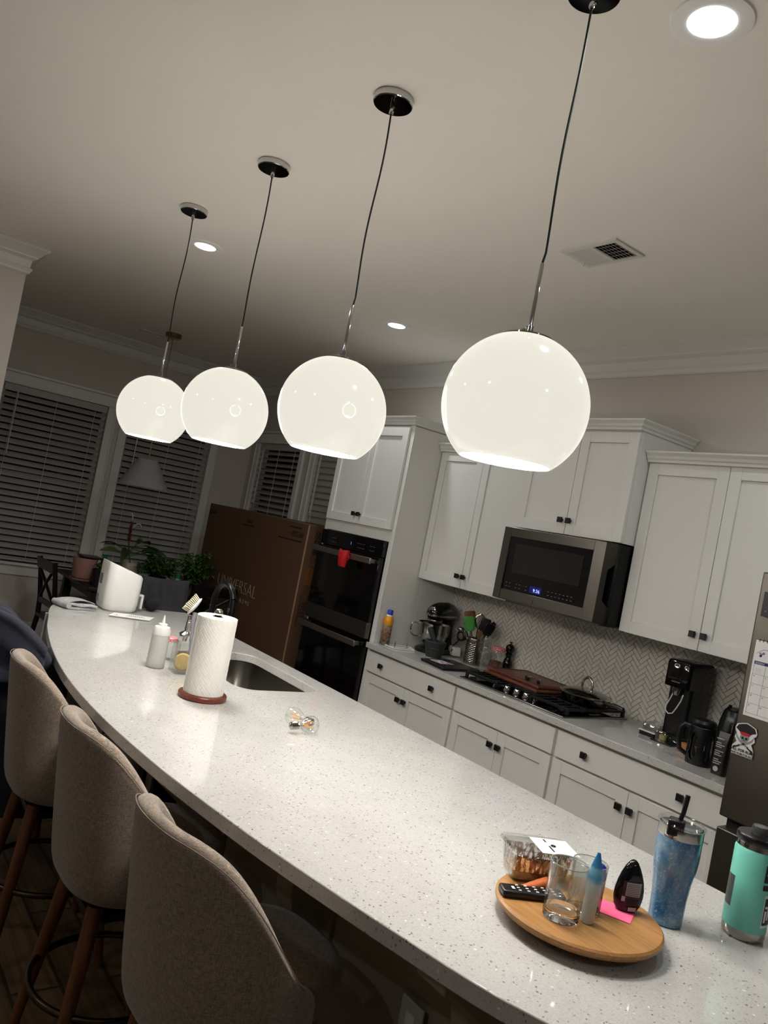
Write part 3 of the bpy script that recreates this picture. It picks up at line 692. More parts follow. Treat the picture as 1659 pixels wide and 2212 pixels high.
# paper towel
px_,py_=-2.625,1.277
pt=empty('paper_towel_holder',(px_,py_,H),'round reddish wood paper towel stand with a chrome ball on top','paper towel holder')
M().lathe([(0,H),(.084,H),(.088,H+.004),(.088,H+.016),(.084,H+.020),(0,H+.020)],56,(px_,py_,0)).build('base',CHERRY,pt)
M().lathe([(.0,H+.02),(.006,H+.02),(.006,H+.305),(0,H+.305)],16,(px_,py_,0)).build('rod',CHROME,pt)
M().sphere((px_,py_,H+.312),.0165,28).build('finial',CHROME,pt)
k=N('embossed_paper_towel'); v=k.coord(); 
sx_=k.new('ShaderNodeSeparateXYZ'); k.link(v,sx_.inputs[0]); at=k.new('ShaderNodeMath',operation='ARCTAN2'); k.link(sx_.outputs[1],at.inputs[0]); k.link(sx_.outputs[0],at.inputs[1])
mu=k.new('ShaderNodeMath',operation='MULTIPLY'); k.link(at.outputs[0],mu.inputs[0]); mu.inputs[1].default_value=.0725
cb_=k.new('ShaderNodeCombineXYZ'); k.link(mu.outputs[0],cb_.inputs[0]); k.link(sx_.outputs[2],cb_.inputs[1])
def wave(rot,sc):
    w=k.new('ShaderNodeTexWave',wave_type='BANDS',bands_direction='X'); w.inputs['Scale'].default_value=sc; w.inputs['Distortion'].default_value=1.2; w.inputs['Detail'].default_value=1; w.inputs['Detail Scale'].default_value=2
    mp=k.new('ShaderNodeMapping'); k.link(cb_.outputs[0],mp.inputs[0]); mp.inputs['Rotation'].default_value=(0,0,rot); k.link(mp.outputs[0],w.inputs['Vector']); return w.outputs['Fac']
k.bump(k.mix(.5,wave(.75,34),wave(-.75,34),'MIX'),.32,.0022)
k.b.inputs['Base Color'].default_value=lin('dedcd4'); k.b.inputs['Roughness'].default_value=.95; k.b.inputs['Sheen Weight'].default_value=.3
TOWELM=k.m
rings=[]; nn=96
def rr_(a,z): 
    return .0725+.00035*math.sin(a*22+z*150)+.00035*math.sin(a*22-z*150)
rr=M(); z0=H+.021; z1=H+.298
rings=[[(px_+.020*math.cos(2*PI*j/nn),py_+.020*math.sin(2*PI*j/nn),z) for j in range(nn)] for z in (z0,)]
for i in range(71):
    z=z0+(z1-z0)*i/70; rings.append([(px_+rr_(2*PI*j/nn,z)*math.cos(2*PI*j/nn),py_+rr_(2*PI*j/nn,z)*math.sin(2*PI*j/nn),z) for j in range(nn)])
for r_,z in ((.0715,z1+.001),(.02,z1+.001),(.02,z0)): rings.append([(px_+r_*math.cos(2*PI*j/nn),py_+r_*math.sin(2*PI*j/nn),z) for j in range(nn)])
rr.loft(rings,cap=False)
roll_=empty('paper_towel_roll',(px_,py_,H+.021),'thick white quilted paper towel roll standing on the reddish wood base','paper towel roll')
rr.build('sheets',TOWELM,roll_,smooth=50)
M().lathe([(.0195,z0+.001),(.0195,z1),(.0185,z1),(.0185,z0+.001)],32,(px_,py_,0),cap=False).build('core',mat('brown_core','5a4535',.8),roll_)
# squeeze bottle
x,y=-3.06,1.256
sq=empty('squeeze_bottle',(x,y,H),'frosted white squeeze bottle with a cone nozzle, left of the paper towels','bottle')
M().lathe([(0,H),(.034,H),(.037,H+.004),(.036,H+.06),(.035,H+.125),(.033,H+.135),(.028,H+.142),(.024,H+.145)],36,(x,y,0)).build('body',FROST,sq)
M().lathe([(.034,H+.132),(.036,H+.134),(.035,H+.152),(.030,H+.166),(.018,H+.17),(.018,H+.178),(.008,H+.180),(.002,H+.214),(0,H+.214)],36,(x,y,0)).build('cap',WHT,sq)
# red-lidded jar
x,y=-3.215,1.372
j=empty('small_jar',(x,y,H),'small glass jar with a red and white checked lid behind the squeeze bottle','jar')
M().lathe([(0,H),(.029,H),(.031,H+.004),(.031,H+.07),(.026,H+.08),(.026,H+.09)],32,(x,y,0),cap=False).build('glass',THIN,j)
k=N('red_gingham'); ch=k.new('ShaderNodeTexChecker'); ch.inputs['Scale'].default_value=110; k.link(k.coord(),ch.inputs['Vector']); ch.inputs['Color1'].default_value=lin('c2454d'); ch.inputs['Color2'].default_value=lin('d9aaa8'); k.color(ch.outputs[0]); k.b.inputs['Roughness'].default_value=.4; GING=k.m
M().lathe([(.0285,H+.078),(.03,H+.08),(.03,H+.093),(.027,H+.096),(0,H+.096)],32,(x,y,0)).build('lid',GING,j)
# caddy with sponge, soap pump, brush
cx,cy_=-2.99,1.335
cd_=empty('sponge_caddy',(cx,cy_,H),'clear acrylic sink caddy holding a round yellow sponge beside the paper towels','caddy')
o_=rrect(cx,cy_,.085,.075,.010,4); i_=rrect(cx,cy_,.079,.069,.008,4)
m=M(); m.loft([[(a,b,H+.001) for a,b in o_],[(a,b,H+.125) for a,b in o_],[(a,b,H+.125) for a,b in i_],[(a,b,H+.006) for a,b in i_]]); m.build('holder',PLGLASS,cd_)
sp=tag(M().lathe([(0,-.009),(.030,-.009),(.036,-.004),(.036,.004),(.030,.009),(0,.009)],36,(0,0,0)).build('sponge',mat('yellow_sponge','b59a58',.9,nz=.3,nzs=120,bump=.6,bs=260),None,world=False),'round pale yellow sponge standing in the clear acrylic caddy','sponge')
sp.location=(cx+.012,cy_-.0,H+.045); sp.rotation_euler=(R(82),0,R(62))
x,y=-3.135,1.40
so=empty('soap_dispenser',(x,y,H),'glass soap bottle with a chrome pump, behind the sponge caddy','soap dispenser')
M().lathe([(0,H),(.032,H),(.035,H+.004),(.035,H+.09),(.03,H+.104)],32,(x,y,0),cap=False).build('glass',THIN,so)
M().lathe([(0,H+.0062),(.0325,H+.0062),(.0325,H+.05),(0,H+.05)],32,(x,y,0)).build('soap',mat('amber_soap','a88c50',.1,trans=.7),so)
pm=M(); pm.lathe([(.034,H+.103),(.035,H+.105),(.034,H+.130),(.022,H+.138),(.015,H+.142),(.015,H+.18),(.012,H+.184),(.012,H+.205),(0,H+.207)],32,(x,y,0)); pm.tube([(x,y,H+.190),(x+.03,y+.015,H+.209),(x+.055,y+.028,H+.211),(x+.068,y+.034,H+.203)],[.011,.010,.008,.005],12); pm.build('pump',CHROME,so)
# dish brush leaning out of the caddy
br=empty('dish_brush',(-3.0,1.36,H+.12),'white dish brush with stiff bristles standing behind the paper towels','brush')
M().tube([(-2.985,1.365,H+.02),(-3.02,1.372,H+.12),(-3.045,1.375,H+.20),(-3.055,1.382,H+.235)],[.005,.006,.009,.012],12).build('handle',mat('clear_grey_plastic','9a9aa0',.15,trans=.5),br)
hc=Vector((-3.06,1.375,H+.262)); ax=Vector((.10,.62,.95)).normalized(); nr=Vector((-.35,-.8,.45)); nr=(nr-ax*nr.dot(ax)).normalized(); sd=ax.cross(nr)
TL=Matrix((sd,nr,ax)).transposed()
M().sphere(tuple(hc),.03,20,(.75,.32,1.45),TL).build('head',WHT,br)
bb=M(); random.seed(5); cnt=0
for i in range(-5,6):
    for q in range(-3,4):
        if (i/5.6)**2+(q/3.6)**2>1: continue
        b0=hc+ax*(i*.0066)+sd*(q*.0055)+nr*.006; d=nr*.026+ax*(i*.0012)+sd*(q*.0009)+Vector([random.uniform(-.0015,.0015) for _ in '123'])
        bb.tube([b0,b0+d],[.0029,.0026],6)
tag(bb.build('bristles',mat('ivory_bristle','cfc8b0',.8,nz=.1,nzs=300),br),None,None,kind='stuff')
# air fryer
af=empty('air_fryer',(-4.43,1.53,H),'white countertop air fryer with a slanted top at the far end of the island','air fryer')
SEC=[(.155,0,0),(.205,.004,.012),(.225,.0,.03),(.235,.0,.10),(.24,.0,.18),(.24,0,.27)]
m=M(); rings=[]
cx,cy_=-4.385,1.505
for i,(w,dy,z) in enumerate([(.165,0,.0),(.185,0,.012),(.196,0,.04),(.20,0,.12),(.20,0,.20),(.198,0,.27)]):
    base=rrect(cx,cy_-.004*(i==5),w+.01,w,.05,7); ring=[]
    for a,b in base:
        zz=H+z
        if i>=4:
            f=(b-(cy_-.10))/.20; top=H+.268-.062*f
            zz=top-(.012 if i==4 else 0)
            if i==5: a=cx+(a-cx)*.96; b=cy_+(b-cy_)*.96
        ring.append((a,b,zz))
    rings.append(ring)
m.loft(rings); m.build('body',WHT,af,bevel=.002,smooth=50)
M().lathe([(0,H),(.085,H),(.085,H+.004),(0,H+.004)],24,(cx,cy_,0)).build('foot',BLK,af) if False else None
m=M(); 
for q in range(7):
    for s_ in range(2): m.box(-4.432+s_*.021,-4.414+s_*.021,1.4035,1.4065,H+.135+q*.0085,H+.139+q*.0085)
m.build('vent_slots',BLK,af)
m=M(); m.box(-4.432,-4.394,1.4035,1.4065,H+.035,H+.075); m.build('rating_label',mat('grey_label','85868a',.6,nz=.3,nzs=300),af)
m=M(); m.box(-4.41,-4.37,1.60,1.645,H+.085,H+.097); m.box(-4.41,-4.37,1.635,1.65,H+.015,H+.097); m.build('handle',WHT,af,bevel=.004,seg=3)
spk=empty('smart_speaker',(-4.43,1.725,H),'black ball-shaped smart speaker beside the air fryer','speaker')
M().sphere((-4.43,1.725,H+.044),.045,32,(1,1,.96)).build('fabric_shell',m_fabric('black_mesh','06070a','121317',1.2,0),spk)
# folded cloth
fl=empty('folded_napkin',(-4.37,1.29,H),'loosely folded pale grey cloth at the far corner of the island','cloth')
def sheet(name,path,w0,w1,th,m_,par,skew=0):
    """path = list of (t,z): t runs across, ribbon spans w0->w1 the other way"""
    m=M(); top=[]; 
    rings=[]
    for (t,z,a,b) in path: pass
m=M()
def fold(zs,cor,th=.0022):
    # cor: 4 plan corners (anticlockwise), gently wavy sheet
    n=12; T=[[None]*(n+1) for _ in range(n+1)]
    for i in range(n+1):
        for j in range(n+1):
            u,v=i/n,j/n; p=[(1-u)*(1-v)*cor[0][q]+u*(1-v)*cor[1][q]+u*v*cor[2][q]+(1-u)*v*cor[3][q] for q in (0,1)]
            T[i][j]=(p[0],p[1],zs(u,v))
    vs_=[T[i][j] for i in range(n+1) for j in range(n+1)]; fs=[(i*(n+1)+j,(i+1)*(n+1)+j,(i+1)*(n+1)+j+1,i*(n+1)+j+1) for i in range(n) for j in range(n)]
    return vs_,fs
lay=[]
for q,(dz,cor) in enumerate([(.004,[(-4.36,1.16),(-4.23,1.21),(-4.25,1.36),(-4.40,1.36)]),(.013,[(-4.365,1.165),(-4.235,1.205),(-4.255,1.365),(-4.41,1.36)]),(.022,[(-4.36,1.17),(-4.24,1.20),(-4.25,1.355),(-4.39,1.35)]),(.031,[(-4.362,1.175),(-4.25,1.205),(-4.26,1.35),(-4.385,1.35)])]):
    vs_,fs=fold(lambda u,v,dz=dz,q=q:H+dz+.004*math.sin(3*u+2*v+q)*(q>0)+(.010*q*(1-v)*v*2 if q>1 else 0),cor); m.add(vs_,fs)
m.build('layers',CLOTH,fl,solid=.0045)
m=M(); m.tube([(-4.36+.13*i/8,1.165+.045*i/8,H+.019+.002*math.sin(i)) for i in range(9)],.0155,12); m.tube([(-4.25+.0,1.21+.15*i/8,H+.024+.003*math.sin(i*1.3)) for i in range(9)],.008,10); m.build('rolled_edge',CLOTH,fl)
# letter
le=empty('folded_booklet',(-4.2,1.55,H),'white folded booklet lying in front of the air fryer','booklet')
bx=[(-4.14,1.395),(-4.085,1.60),(-4.19,1.665),(-4.235,1.455)]
m=M(); 
for q,z in enumerate((H+.001,H+.0035,H+.006)):
    m.loft([[(a+.004*q,b-.003*q,z) for a,b in bx],[(a+.004*q,b-.003*q,z+.0016) for a,b in bx]])
m.build('pages',PAPER,le)
c=Vector((-4.155,1.545,H+.0078)); xd=Vector((-.055,-.205,0)).normalized(); yd=Vector((.99,-.26,0)).normalized()
m=M()
for r_,n_,q0 in ((-.010,7,-.035),(.010,9,-.045)):
    for q in range(n_):
        p=c+yd*r_+xd*(q0+q*.0105); m.loft([[tuple(p+xd*a+yd*b+Vector((0,0,z))) for a,b in ((0,-.004),(.0075,-.004),(.0065,.004),(.001,.004))] for z in (0,.0004)])
m.build('illegible_print',INK,le)
M().prism([(-4.165,1.425),(-4.15,1.445),(-4.17,1.45)],2,H+.0076,H+.008).build('orange_mark',mat('orange_ink','c07a50',.7),le)
# light bulbs
def bulb(loc,d,label):
    r=empty('light_bulb',loc,label,'light bulb','clear filament bulbs lying on the island')
    A=Vector(d).normalized(); up=Vector((0,0,1)); X=A.cross(up).normalized(); Y=X.cross(A); T=Matrix((X,Y,A)).transposed()
    pr=[(.0125,-.048),(.0135,-.040),(.016,-.03),(.022,-.02),(.0275,-.008),(.030,.004),(.029,.014),(.024,.023),(.014,.0295),(.001,.032)]
    c=Vector(loc)
    M().lathe(pr,32,tuple(c),cap=False,tilt=T).build('glass_envelope',THIN,r)
    sc=[(.0,-.078),(.005,-.078),(.008,-.074),(.012,-.073)]
    for q in range(5): sc+=[(.0135,-.0715+q*.005),(.012,-.069+q*.005)]
    sc+=[(.013,-.046),(.0,-.046)]
    M().lathe(sc,28,tuple(c),tilt=T).build('screw_base',CHROMEM,r)
    m=M()
    for q in range(4):
        a=q*PI/2+.4; p0=T@Vector((.005*math.cos(a),.005*math.sin(a),-.026)); p1=T@Vector((.012*math.cos(a+.5),.012*math.sin(a+.5),.012)); m.tube([c+p0,c+p1],.0013,6)
    m.build('filament',mat('amber_filament','d08a3a',.5,emit='d08a3a',es=.15),r)
    M().tube([c+T@Vector((0,0,-.046)),c+T@Vector((0,0,-.024))],.0035,8).build('stem',GLASS,r)
bulb((-2.222,1.492,H+.030),(.02,.99,.06),'clear filament bulb lying nearer the camera, its screw base toward the left')
bulb((-2.318,1.487,H+.0305),(-.86,-.5,.05),'clear filament bulb lying just behind the other, its globe to the left')
# ---------------------------------------------------------------- lazy susan
TX,TY,TZ=-.993,1.405,H+.040
ls=empty('lazy_susan',(TX,TY,H),'round bamboo turntable holding small clutter at the near end of the island','lazy susan')
M().lathe([(0,H+.016),(.150,H+.016),(.163,H+.022),(.170,H+.030),(.170,H+.036),(.166,H+.040),(0,H+.040)],96,(TX,TY,0)).build('board',BAMBOO,ls)
M().lathe([(0,H),(.10,H),(.10,H+.0165),(0,H+.0165)],48,(TX,TY,0)).build('swivel_base',mat('grey_swivel','4a4844',.5,.5),ls)
TZ=H+.0402
def tumbler(x,y,z,r,h,label,base=.018):
    g=empty('drinking_glass',(x,y,z),label,'glass')
    M().lathe([(r*.945,z+base+.001),(r,z+h-.001),(r-.0012,z+h),(r-.0024,z+h-.001),(r*.945-.003,z+base+.002)],56,(x,y,0),cap=False).build('tumbler',THIN,g,smooth=50)
    M().lathe([(0,z),(r*.88,z),(r*.93,z+.003),(r*.945,z+base),(r*.9,z+base+.001),(r*.7,z+base-.002),(0,z+base-.004)],56,(x,y,0)).build('thick_base',GLASS,g,smooth=50)
    M().torus((x,y,z+h),r-.0012,.0011,56,6).build('rim',mat('bright_glass_edge','b9c0bc',.1,trans=.5),g)
    return g
tumbler(-.975,1.327,TZ,.0385,.108,'clear straight-sided tumbler standing at the front of the bamboo turntable')
tumbler(-.985,1.408,TZ,.036,.098,'clear glass hidden partly behind the front tumbler and the tube on the turntable',.006)
# bent stirring straws / glasses arm lying behind tumbler
gl=empty('eyeglasses_arm',(-1.01,1.36,TZ),'dark thin eyeglass arm lying behind the front tumbler on the turntable','eyeglasses')
M().tube([(-1.035,1.345,TZ+.004),(-1.0,1.375,TZ+.006),(-.965,1.395,TZ+.012),(-.945,1.40,TZ+.024)],.0022,8).build('arm',BLKP,gl)
# container
k=N('saucy_smear'); v=k.coord(); f_=k.noise(v,38,5,.65,1.2); k.color(k.ramp(f_,[(.38,'8a5026'),(.52,'b07a45'),(.68,'cdb08c')])); k.b.inputs['Roughness'].default_value=.35; SAUCE=k.m
ct=empty('deli_container',(-1.175,1.46,TZ),'clear deli tub of leftover brown dip with a white label on its lid','food container')
AN=R(64); cc=(-1.128,1.414)
def cr(w,d,r_,z):
    w*=.93
    return [(a,b,z) for a,b in rrect(cc[0],cc[1],w,d,r_,6,AN)]
m=M(); m.loft([cr(.135,.072,.014,TZ+.001),cr(.138,.076,.016,TZ+.01),cr(.155,.092,.018,TZ+.062),cr(.151,.088,.017,TZ+.062),cr(.134,.072,.014,TZ+.011),cr(.131,.068,.012,TZ+.004)]); m.build('tub',PLGLASS,ct,smooth=50)
m=M(); m.loft([cr(.130,.067,.012,TZ+.0045),cr(.134,.071,.014,TZ+.014),cr(.136,.073,.014,TZ+.022)]); m.build('dip',SAUCE,ct)
k=N('wall_smears'); k.n.remove(k.b); v=k.coord(scale=(1,1,.45)); f_=k.noise(v,55,5,.7,2.5); msk=k.ramp(f_,[(.46,'000000'),(.53,'ffffff')]); tr=k.new('ShaderNodeBsdfTransparent'); df=k.new('ShaderNodeBsdfDiffuse'); df.inputs[0].default_value=lin('965c30'); mx_=k.new('ShaderNodeMixShader'); k.link(msk,mx_.inputs[0]); k.link(tr.outputs[0],mx_.inputs[1]); k.link(df.outputs[0],mx_.inputs[2]); k.link(mx_.outputs[0],k.n['Material Output'].inputs[0])
M().loft([cr(.1375,.0745,.015,TZ+.021),cr(.1405,.0775,.016,TZ+.035),cr(.1465,.0835,.017,TZ+.056)],cap=False).build('smears',k.m,ct)
m=M(); m.loft([cr(.165,.102,.02,TZ+.0635),cr(.168,.106,.022,TZ+.066),cr(.165,.102,.02,TZ+.0705),cr(.150,.088,.018,TZ+.0700),cr(.148,.086,.018,TZ+.0665),cr(.134,.074,.018,TZ+.0665),cr(.132,.072,.018,TZ+.0700)],cap=True); m.build('lid',PLGLASS,ct)
ca,sa=math.cos(AN),math.sin(AN)
def cl(u,v_,z): return (cc[0]+u*ca-v_*sa,cc[1]+u*sa+v_*ca,z)
m=M(); m.loft([[cl(u,v_,z) for u,v_ in ((.0-.01,-.047),(.078,-.047),(.078,.035),(-.01,.035))] for z in (TZ+.0712,TZ+.0717)]); lb=m.build('paper_label',PAPER,ct)
m=M(); m.torus(cl(.032,-.004,TZ+.0722),.0045,.0016,16,6); m.build('label_logo',INK,lb)
m=M()
for q in range(2): m.loft([[cl(u,v_,z) for u,v_ in ((.02,-.035+q*.05),(.024,-.035+q*.05),(.024,-.005+q*.035),(.02,-.005+q*.035))] for z in (TZ+.0717,TZ+.0721)])
m.build('label_print',INK,lb)
# carrot
crt=empty('baby_carrot',(-1.07,1.37,TZ),'orange carrot lying between the deli tub and the remote','carrot')
M().tube([(-1.083,1.305,TZ+.006),(-1.075,1.325,TZ+.010),(-1.072,1.36,TZ+.0125),(-1.074,1.395,TZ+.013),(-1.078,1.42,TZ+.011)],[.002,.007,.011,.0125,.009],16).build('root',mat('carrot_orange','b8602c',.5,nz=.12,nzs=90,bump=.3,bs=120),crt)
# remote
rm=empty('remote_control',(-1.055,1.31,TZ),'slim black remote control at the left front of the turntable','remote control',rz=0)
A0,A1=Vector((-1.085,1.268,0)),Vector((-1.028,1.385,0)); u_=(A1-A0).normalized(); n_=Vector((-u_.y,u_.x,0))
def rp(u,v_,z): p=A0+u_*u+n_*v_; return (p.x,p.y,TZ+z)
def rbox(m,u0,u1,v0,v1,z0_,z1_): return m.loft([[rp(a,b,z0_) for a,b in ((u0,v0),(u1,v0),(u1,v1),(u0,v1))],[rp(a,b,z1_) for a,b in ((u0,v0),(u1,v0),(u1,v1),(u0,v1))]])
rbox(M(),0,.138,-.019,.019,.0005,.016).build('case',BLKP,rm,bevel=.005,seg=3)
m=M(); 
for q in range(5):
    for s_ in (-1,0,1): rbox(m,.034+q*.019,.040+q*.019,s_*.011-.002,s_*.011+.002,.0155,.0168)
m.build('buttons',STW if 'STW' in globals() else WHT,rm)
rbox(M(),.022,.028,-.008,.004,.0155,.0168).build('logo_mark',WHT,rm)
# tube of skin cream
tb=empty('squeeze_tube',(-.948,1.375,TZ),'pale tube with a blue crimped top standing between the two glasses','tube')
m=M(); x,y=-.945,1.372; n0=28; rings=[]
td=Vector((-.3,.95,0)).normalized(); tn=Vector((.95,.3,0))
for i in range(15):
    q=i/14; w=.0135+.004*q*(1-q); 
    dd=.0125*(1-q**1.6)+.0006; w=.0125+(.010)*q*(1-q)*1.2 if q<.7 else (.0125+.0025)*(1-(q-.7)/.3*.8)+.000
    rings.append([tuple(Vector((x,y,TZ+.001+.137*q))+td*(dd*math.sin(a))+tn*(w*math.cos(a))) for a in [2*PI*j/n0 for j in range(n0)]])
m.loft(rings)
k=N('blue_tube_print'); g=k.new('ShaderNodeTexCoord'); s_=k.new('ShaderNodeSeparateXYZ'); k.link(g.outputs['Generated'],s_.inputs[0]); add=k.new('ShaderNodeMath',operation='ADD'); k.link(s_.outputs[2],add.inputs[0]); n9=k.new('ShaderNodeMath',operation='MULTIPLY'); k.link(k.noise(k.coord(),70,3),n9.inputs[0]); n9.inputs[1].default_value=.12; k.link(n9.outputs[0],add.inputs[1])
k.color(k.ramp(add.outputs[0],[(.5,'c6c6bd'),(.62,'bfd0d6'),(.70,'4d9cc0'),(.80,'7fb6cf'),(.86,'2c7fb4')])); k.b.inputs['Roughness'].default_value=.3
m.build('body',k.m,tb,smooth=60)
# capped bottle
bc=empty('medicine_bottle',(-.945,1.425,TZ),'small grey and maroon bottle with a domed blue cap, standing in the rear glass','bottle')
x,y=-.968,1.4205; TZ+=.0068
M().lathe([(0,TZ),(.0115,TZ),(.0125,TZ+.003),(.0125,TZ+.06),(.0115,TZ+.063)],28,(x,y,0)).build('body',mat('grey_label_plastic','8f9095',.35),bc)
M().lathe([(.0128,TZ+.002),(.0128,TZ+.03),(.0126,TZ+.03)],28,(x,y,0),cap=False).build('maroon_band',mat('maroon_print','5c2430',.4),bc)
M().lathe([(.0122,TZ+.062),(.013,TZ+.064),(.013,TZ+.078),(.0105,TZ+.088),(.005,TZ+.093),(0,TZ+.094)],28,(x,y,0)).build('cap',mat('royal_blue_plastic','1e1f8a',.2),bc); TZ-=.0068
# drink drops bottle
mi=empty('flavor_drops_bottle',(-.965,1.535,TZ),'black teardrop-shaped bottle with a printed back label on the turntable','bottle')
x,y=-.955,1.512; td=Vector((.52,.855,0)).normalized(); tn=Vector((.855,-.52,0))  # td across, tn toward the camera
rings=[]
PR=[(.006,.0),(.021,.002),(.0285,.012),(.032,.03),(.0315,.045),(.028,.062),(.022,.078),(.015,.092),(.0085,.102),(.004,.106)]
for w,z in PR: rings.append([tuple(Vector((x,y,TZ+z))+td*(w*math.cos(a))+tn*(min(w,.0165)*.95*math.sin(a))) for a in [2*PI*j/32 for j in range(32)]])
M().loft(rings).build('body',BLKG,mi,smooth=60)
def mq(u,z,d=.0162): p=Vector((x,y,TZ+z))+td*u+tn*d*math.sqrt(max(.05,1-(u/.034)**2)); return tuple(p)
def band(m,u0,u1,za,zb,d=.0166,n=8): m.add([mq(u0+(u1-u0)*i/n,z,d) for z in (za,zb) for i in range(n+1)],[(i,i+1,n+2+i,n+1+i) for i in range(n)])
m=M(); band(m,-.021,.019,.018,.066,.0164); lb=m.build('back_label',mat('plum_label','3a1a2e',.4),mi)
m=M(); band(m,-.014,.018,.036,.064,.0168); m.build('facts_panel',mat('grey_panel','a9a9ad',.5),lb)
m=M(); band(m,-.020,-.013,.024,.034,.0168); band(m,-.004,.014,.006,.014,.0172); m.build('barcode_panel',mat('pale_panel','c4b9c0',.5),lb)
m=M()
for q in range(7): band(m,-.012,.016,.038+q*.0036,.0388+q*.0036,.0171)
for q in range(4): band(m,-.010,.016,.020+q*.0032,.0208+q*.0032,.0171)
m.build('fine_print',INK,lb)
# pink note
m=M(); NP=[(-1.006,1.497),(-.941,1.527),(-.910,1.466),(-.968,1.437)]
m.loft([[(a,b,TZ+.0003) for a,b in NP],[(a,b,TZ+.0012) for a,b in NP]])
tag(m.build('sticky_note',mat('hot_pink_paper','f2628c',.7)),'hot pink sticky note lying flat on the bamboo turntable','note')
# ---------------------------------------------------------------- insulated tumblers
x,y=-.949,1.656
bt=empty('swirl_tumbler',(x,y,H),'tall blue marbled steel tumbler with clear lid and flip straw','tumbler')
k=N('blue_marbled_wrap'); v=k.coord(); v2=k.coord(scale=(1,1,.5)); a=k.noise(v2,16,6,.6,2.2); c=k.ramp(a,[(.3,'1d4f78'),(.45,'33658c'),(.55,'4d7391'),(.7,'6d8ea3')])
fl_=k.noise(v,75,5,.8,3.0); g=k.ramp(fl_,[(.58,'000000'),(.64,'ffffff')]); c=k.mix(g,c,lin('b9c2c6')); k.color(c); k.b.inputs['Roughness'].default_value=.12; k.b.inputs['Coat Weight'].default_value=.6
M().lathe([(0,H),(.0335,H),(.036,H+.003),(.0365,H+.03),(.0375,H+.06),(.041,H+.095),(.0455,H+.125),(.0475,H+.15),(.0475,H+.19)],56,(x,y,0)).build('body',k.m,bt)
M().lathe([(.0474,H+.19),(.0478,H+.192),(.0478,H+.212),(.0455,H+.212),(.0455,H+.195)],56,(x,y,0),cap=False).build('steel_rim',CHROMEM,bt)
ld=M().lathe([(.0,H+.205),(.044,H+.205),(.0455,H+.2125),(.0505,H+.2135),(.0515,H+.2175),(.050,H+.221),(.046,H+.2215),(.044,H+.215),(0,H+.213)],56,(x,y,0)).build('lid',PLGLASS,bt)
# straw hinge toward the camera-left
hx,hy=x+.008,y-.036
m=M(); m.box(-.017,.017,-.012,.02,-.020,.016); o=m.build('hinge',BLKP,bt,bevel=.004,world=False); o.location=(hx-x,hy-y,.215); o.rotation_euler=(0,0,R(28))
M().tube([(hx,hy+.008,H+.222),(hx+.004,hy+.012,H+.245),(hx+.006,hy+.015,H+.285)],[.0045,.005,.0052],12).build('straw',BLKP,bt)
x,y=-.852,1.806
te=empty('mint_tumbler',(x,y,H),'mint green steel bottle with stickers and a black screw lid, at the right edge','water bottle')
k=N('mint_powder_coat'); k.b.inputs['Base Color'].default_value=lin('6dbfac'); k.b.inputs['Roughness'].default_value=.42; k.bump(k.noise(k.coord(),1400,1),.15,.0004); 
M().lathe([(.0449,H+.022),(.0455,H+.024),(.0455,H+.187),(.043,H+.194)],56,(x,y,0),cap=False).build('coated_body',k.m,te)
M().lathe([(0,H),(.0405,H),(.043,H+.004),(.0448,H+.01),(.0448,H+.024),(.0425,H+.190),(.041,H+.192),(.0405,H+.206),(0,H+.206)],56,(x,y,0)).build('steel_shell',CHROMEM,te)
M().lathe([(.0,H+.206),(.044,H+.206),(.046,H+.209),(.046,H+.219),(.044,H+.222),(.0,H+.222)],56,(x,y,0)).build('lid',BLKP,te)
M().lathe([(.017,H+.2215),(.018,H+.223),(.018,H+.238),(.0165,H+.241),(0,H+.241)],36,(x,y,0)).build('spout_cap',mat('smoke_plastic','6a6c70',.15,trans=.7),te)
def wrap(m,a0,a1,z0_,z1_,rr0,n=10):
    vs_=[(x+rr0*math.cos(R(a0+(a1-a0)*i/n)),y+rr0*math.sin(R(a0+(a1-a0)*i/n)),H+z) for z in (z0_,z1_) for i in range(n+1)]
    return m.add(vs_,[(i,i+1,n+2+i,n+1+i) for i in range(n)])
# camera side is about -65 degrees
wrap(M(),-165,-110,.062,.128,.0458).build('photo_sticker',mat('dark_green_photo','23302c',.3,nz=.9,nzs=50),te)
s_=wrap(M(),-33,10,.135,.172,.0458).build('black_sticker',STB,te); 
m=M(); wrap(m,-27,-15,.15,.155,.0461); wrap(m,-11,0,.146,.162,.0461); m.build('white_mark',STW,s_)
wrap(M(),-33,10,.118,.130,.0458).build('black_bar_sticker',STB,te)
s_=wrap(M(),-22,30,.038,.108,.0458).build('framed_sticker',STW,te); wrap(M(),-19,27,.044,.102,.0461).build('sticker_field',STB,s_)
m=M(); wrap(m,-16,-9,.05,.075,.0463); wrap(m,-6,2,.055,.098,.0463); wrap(m,-16,0,.08,.085,.0463); m.build('white_letter_strokes',STW,s_)
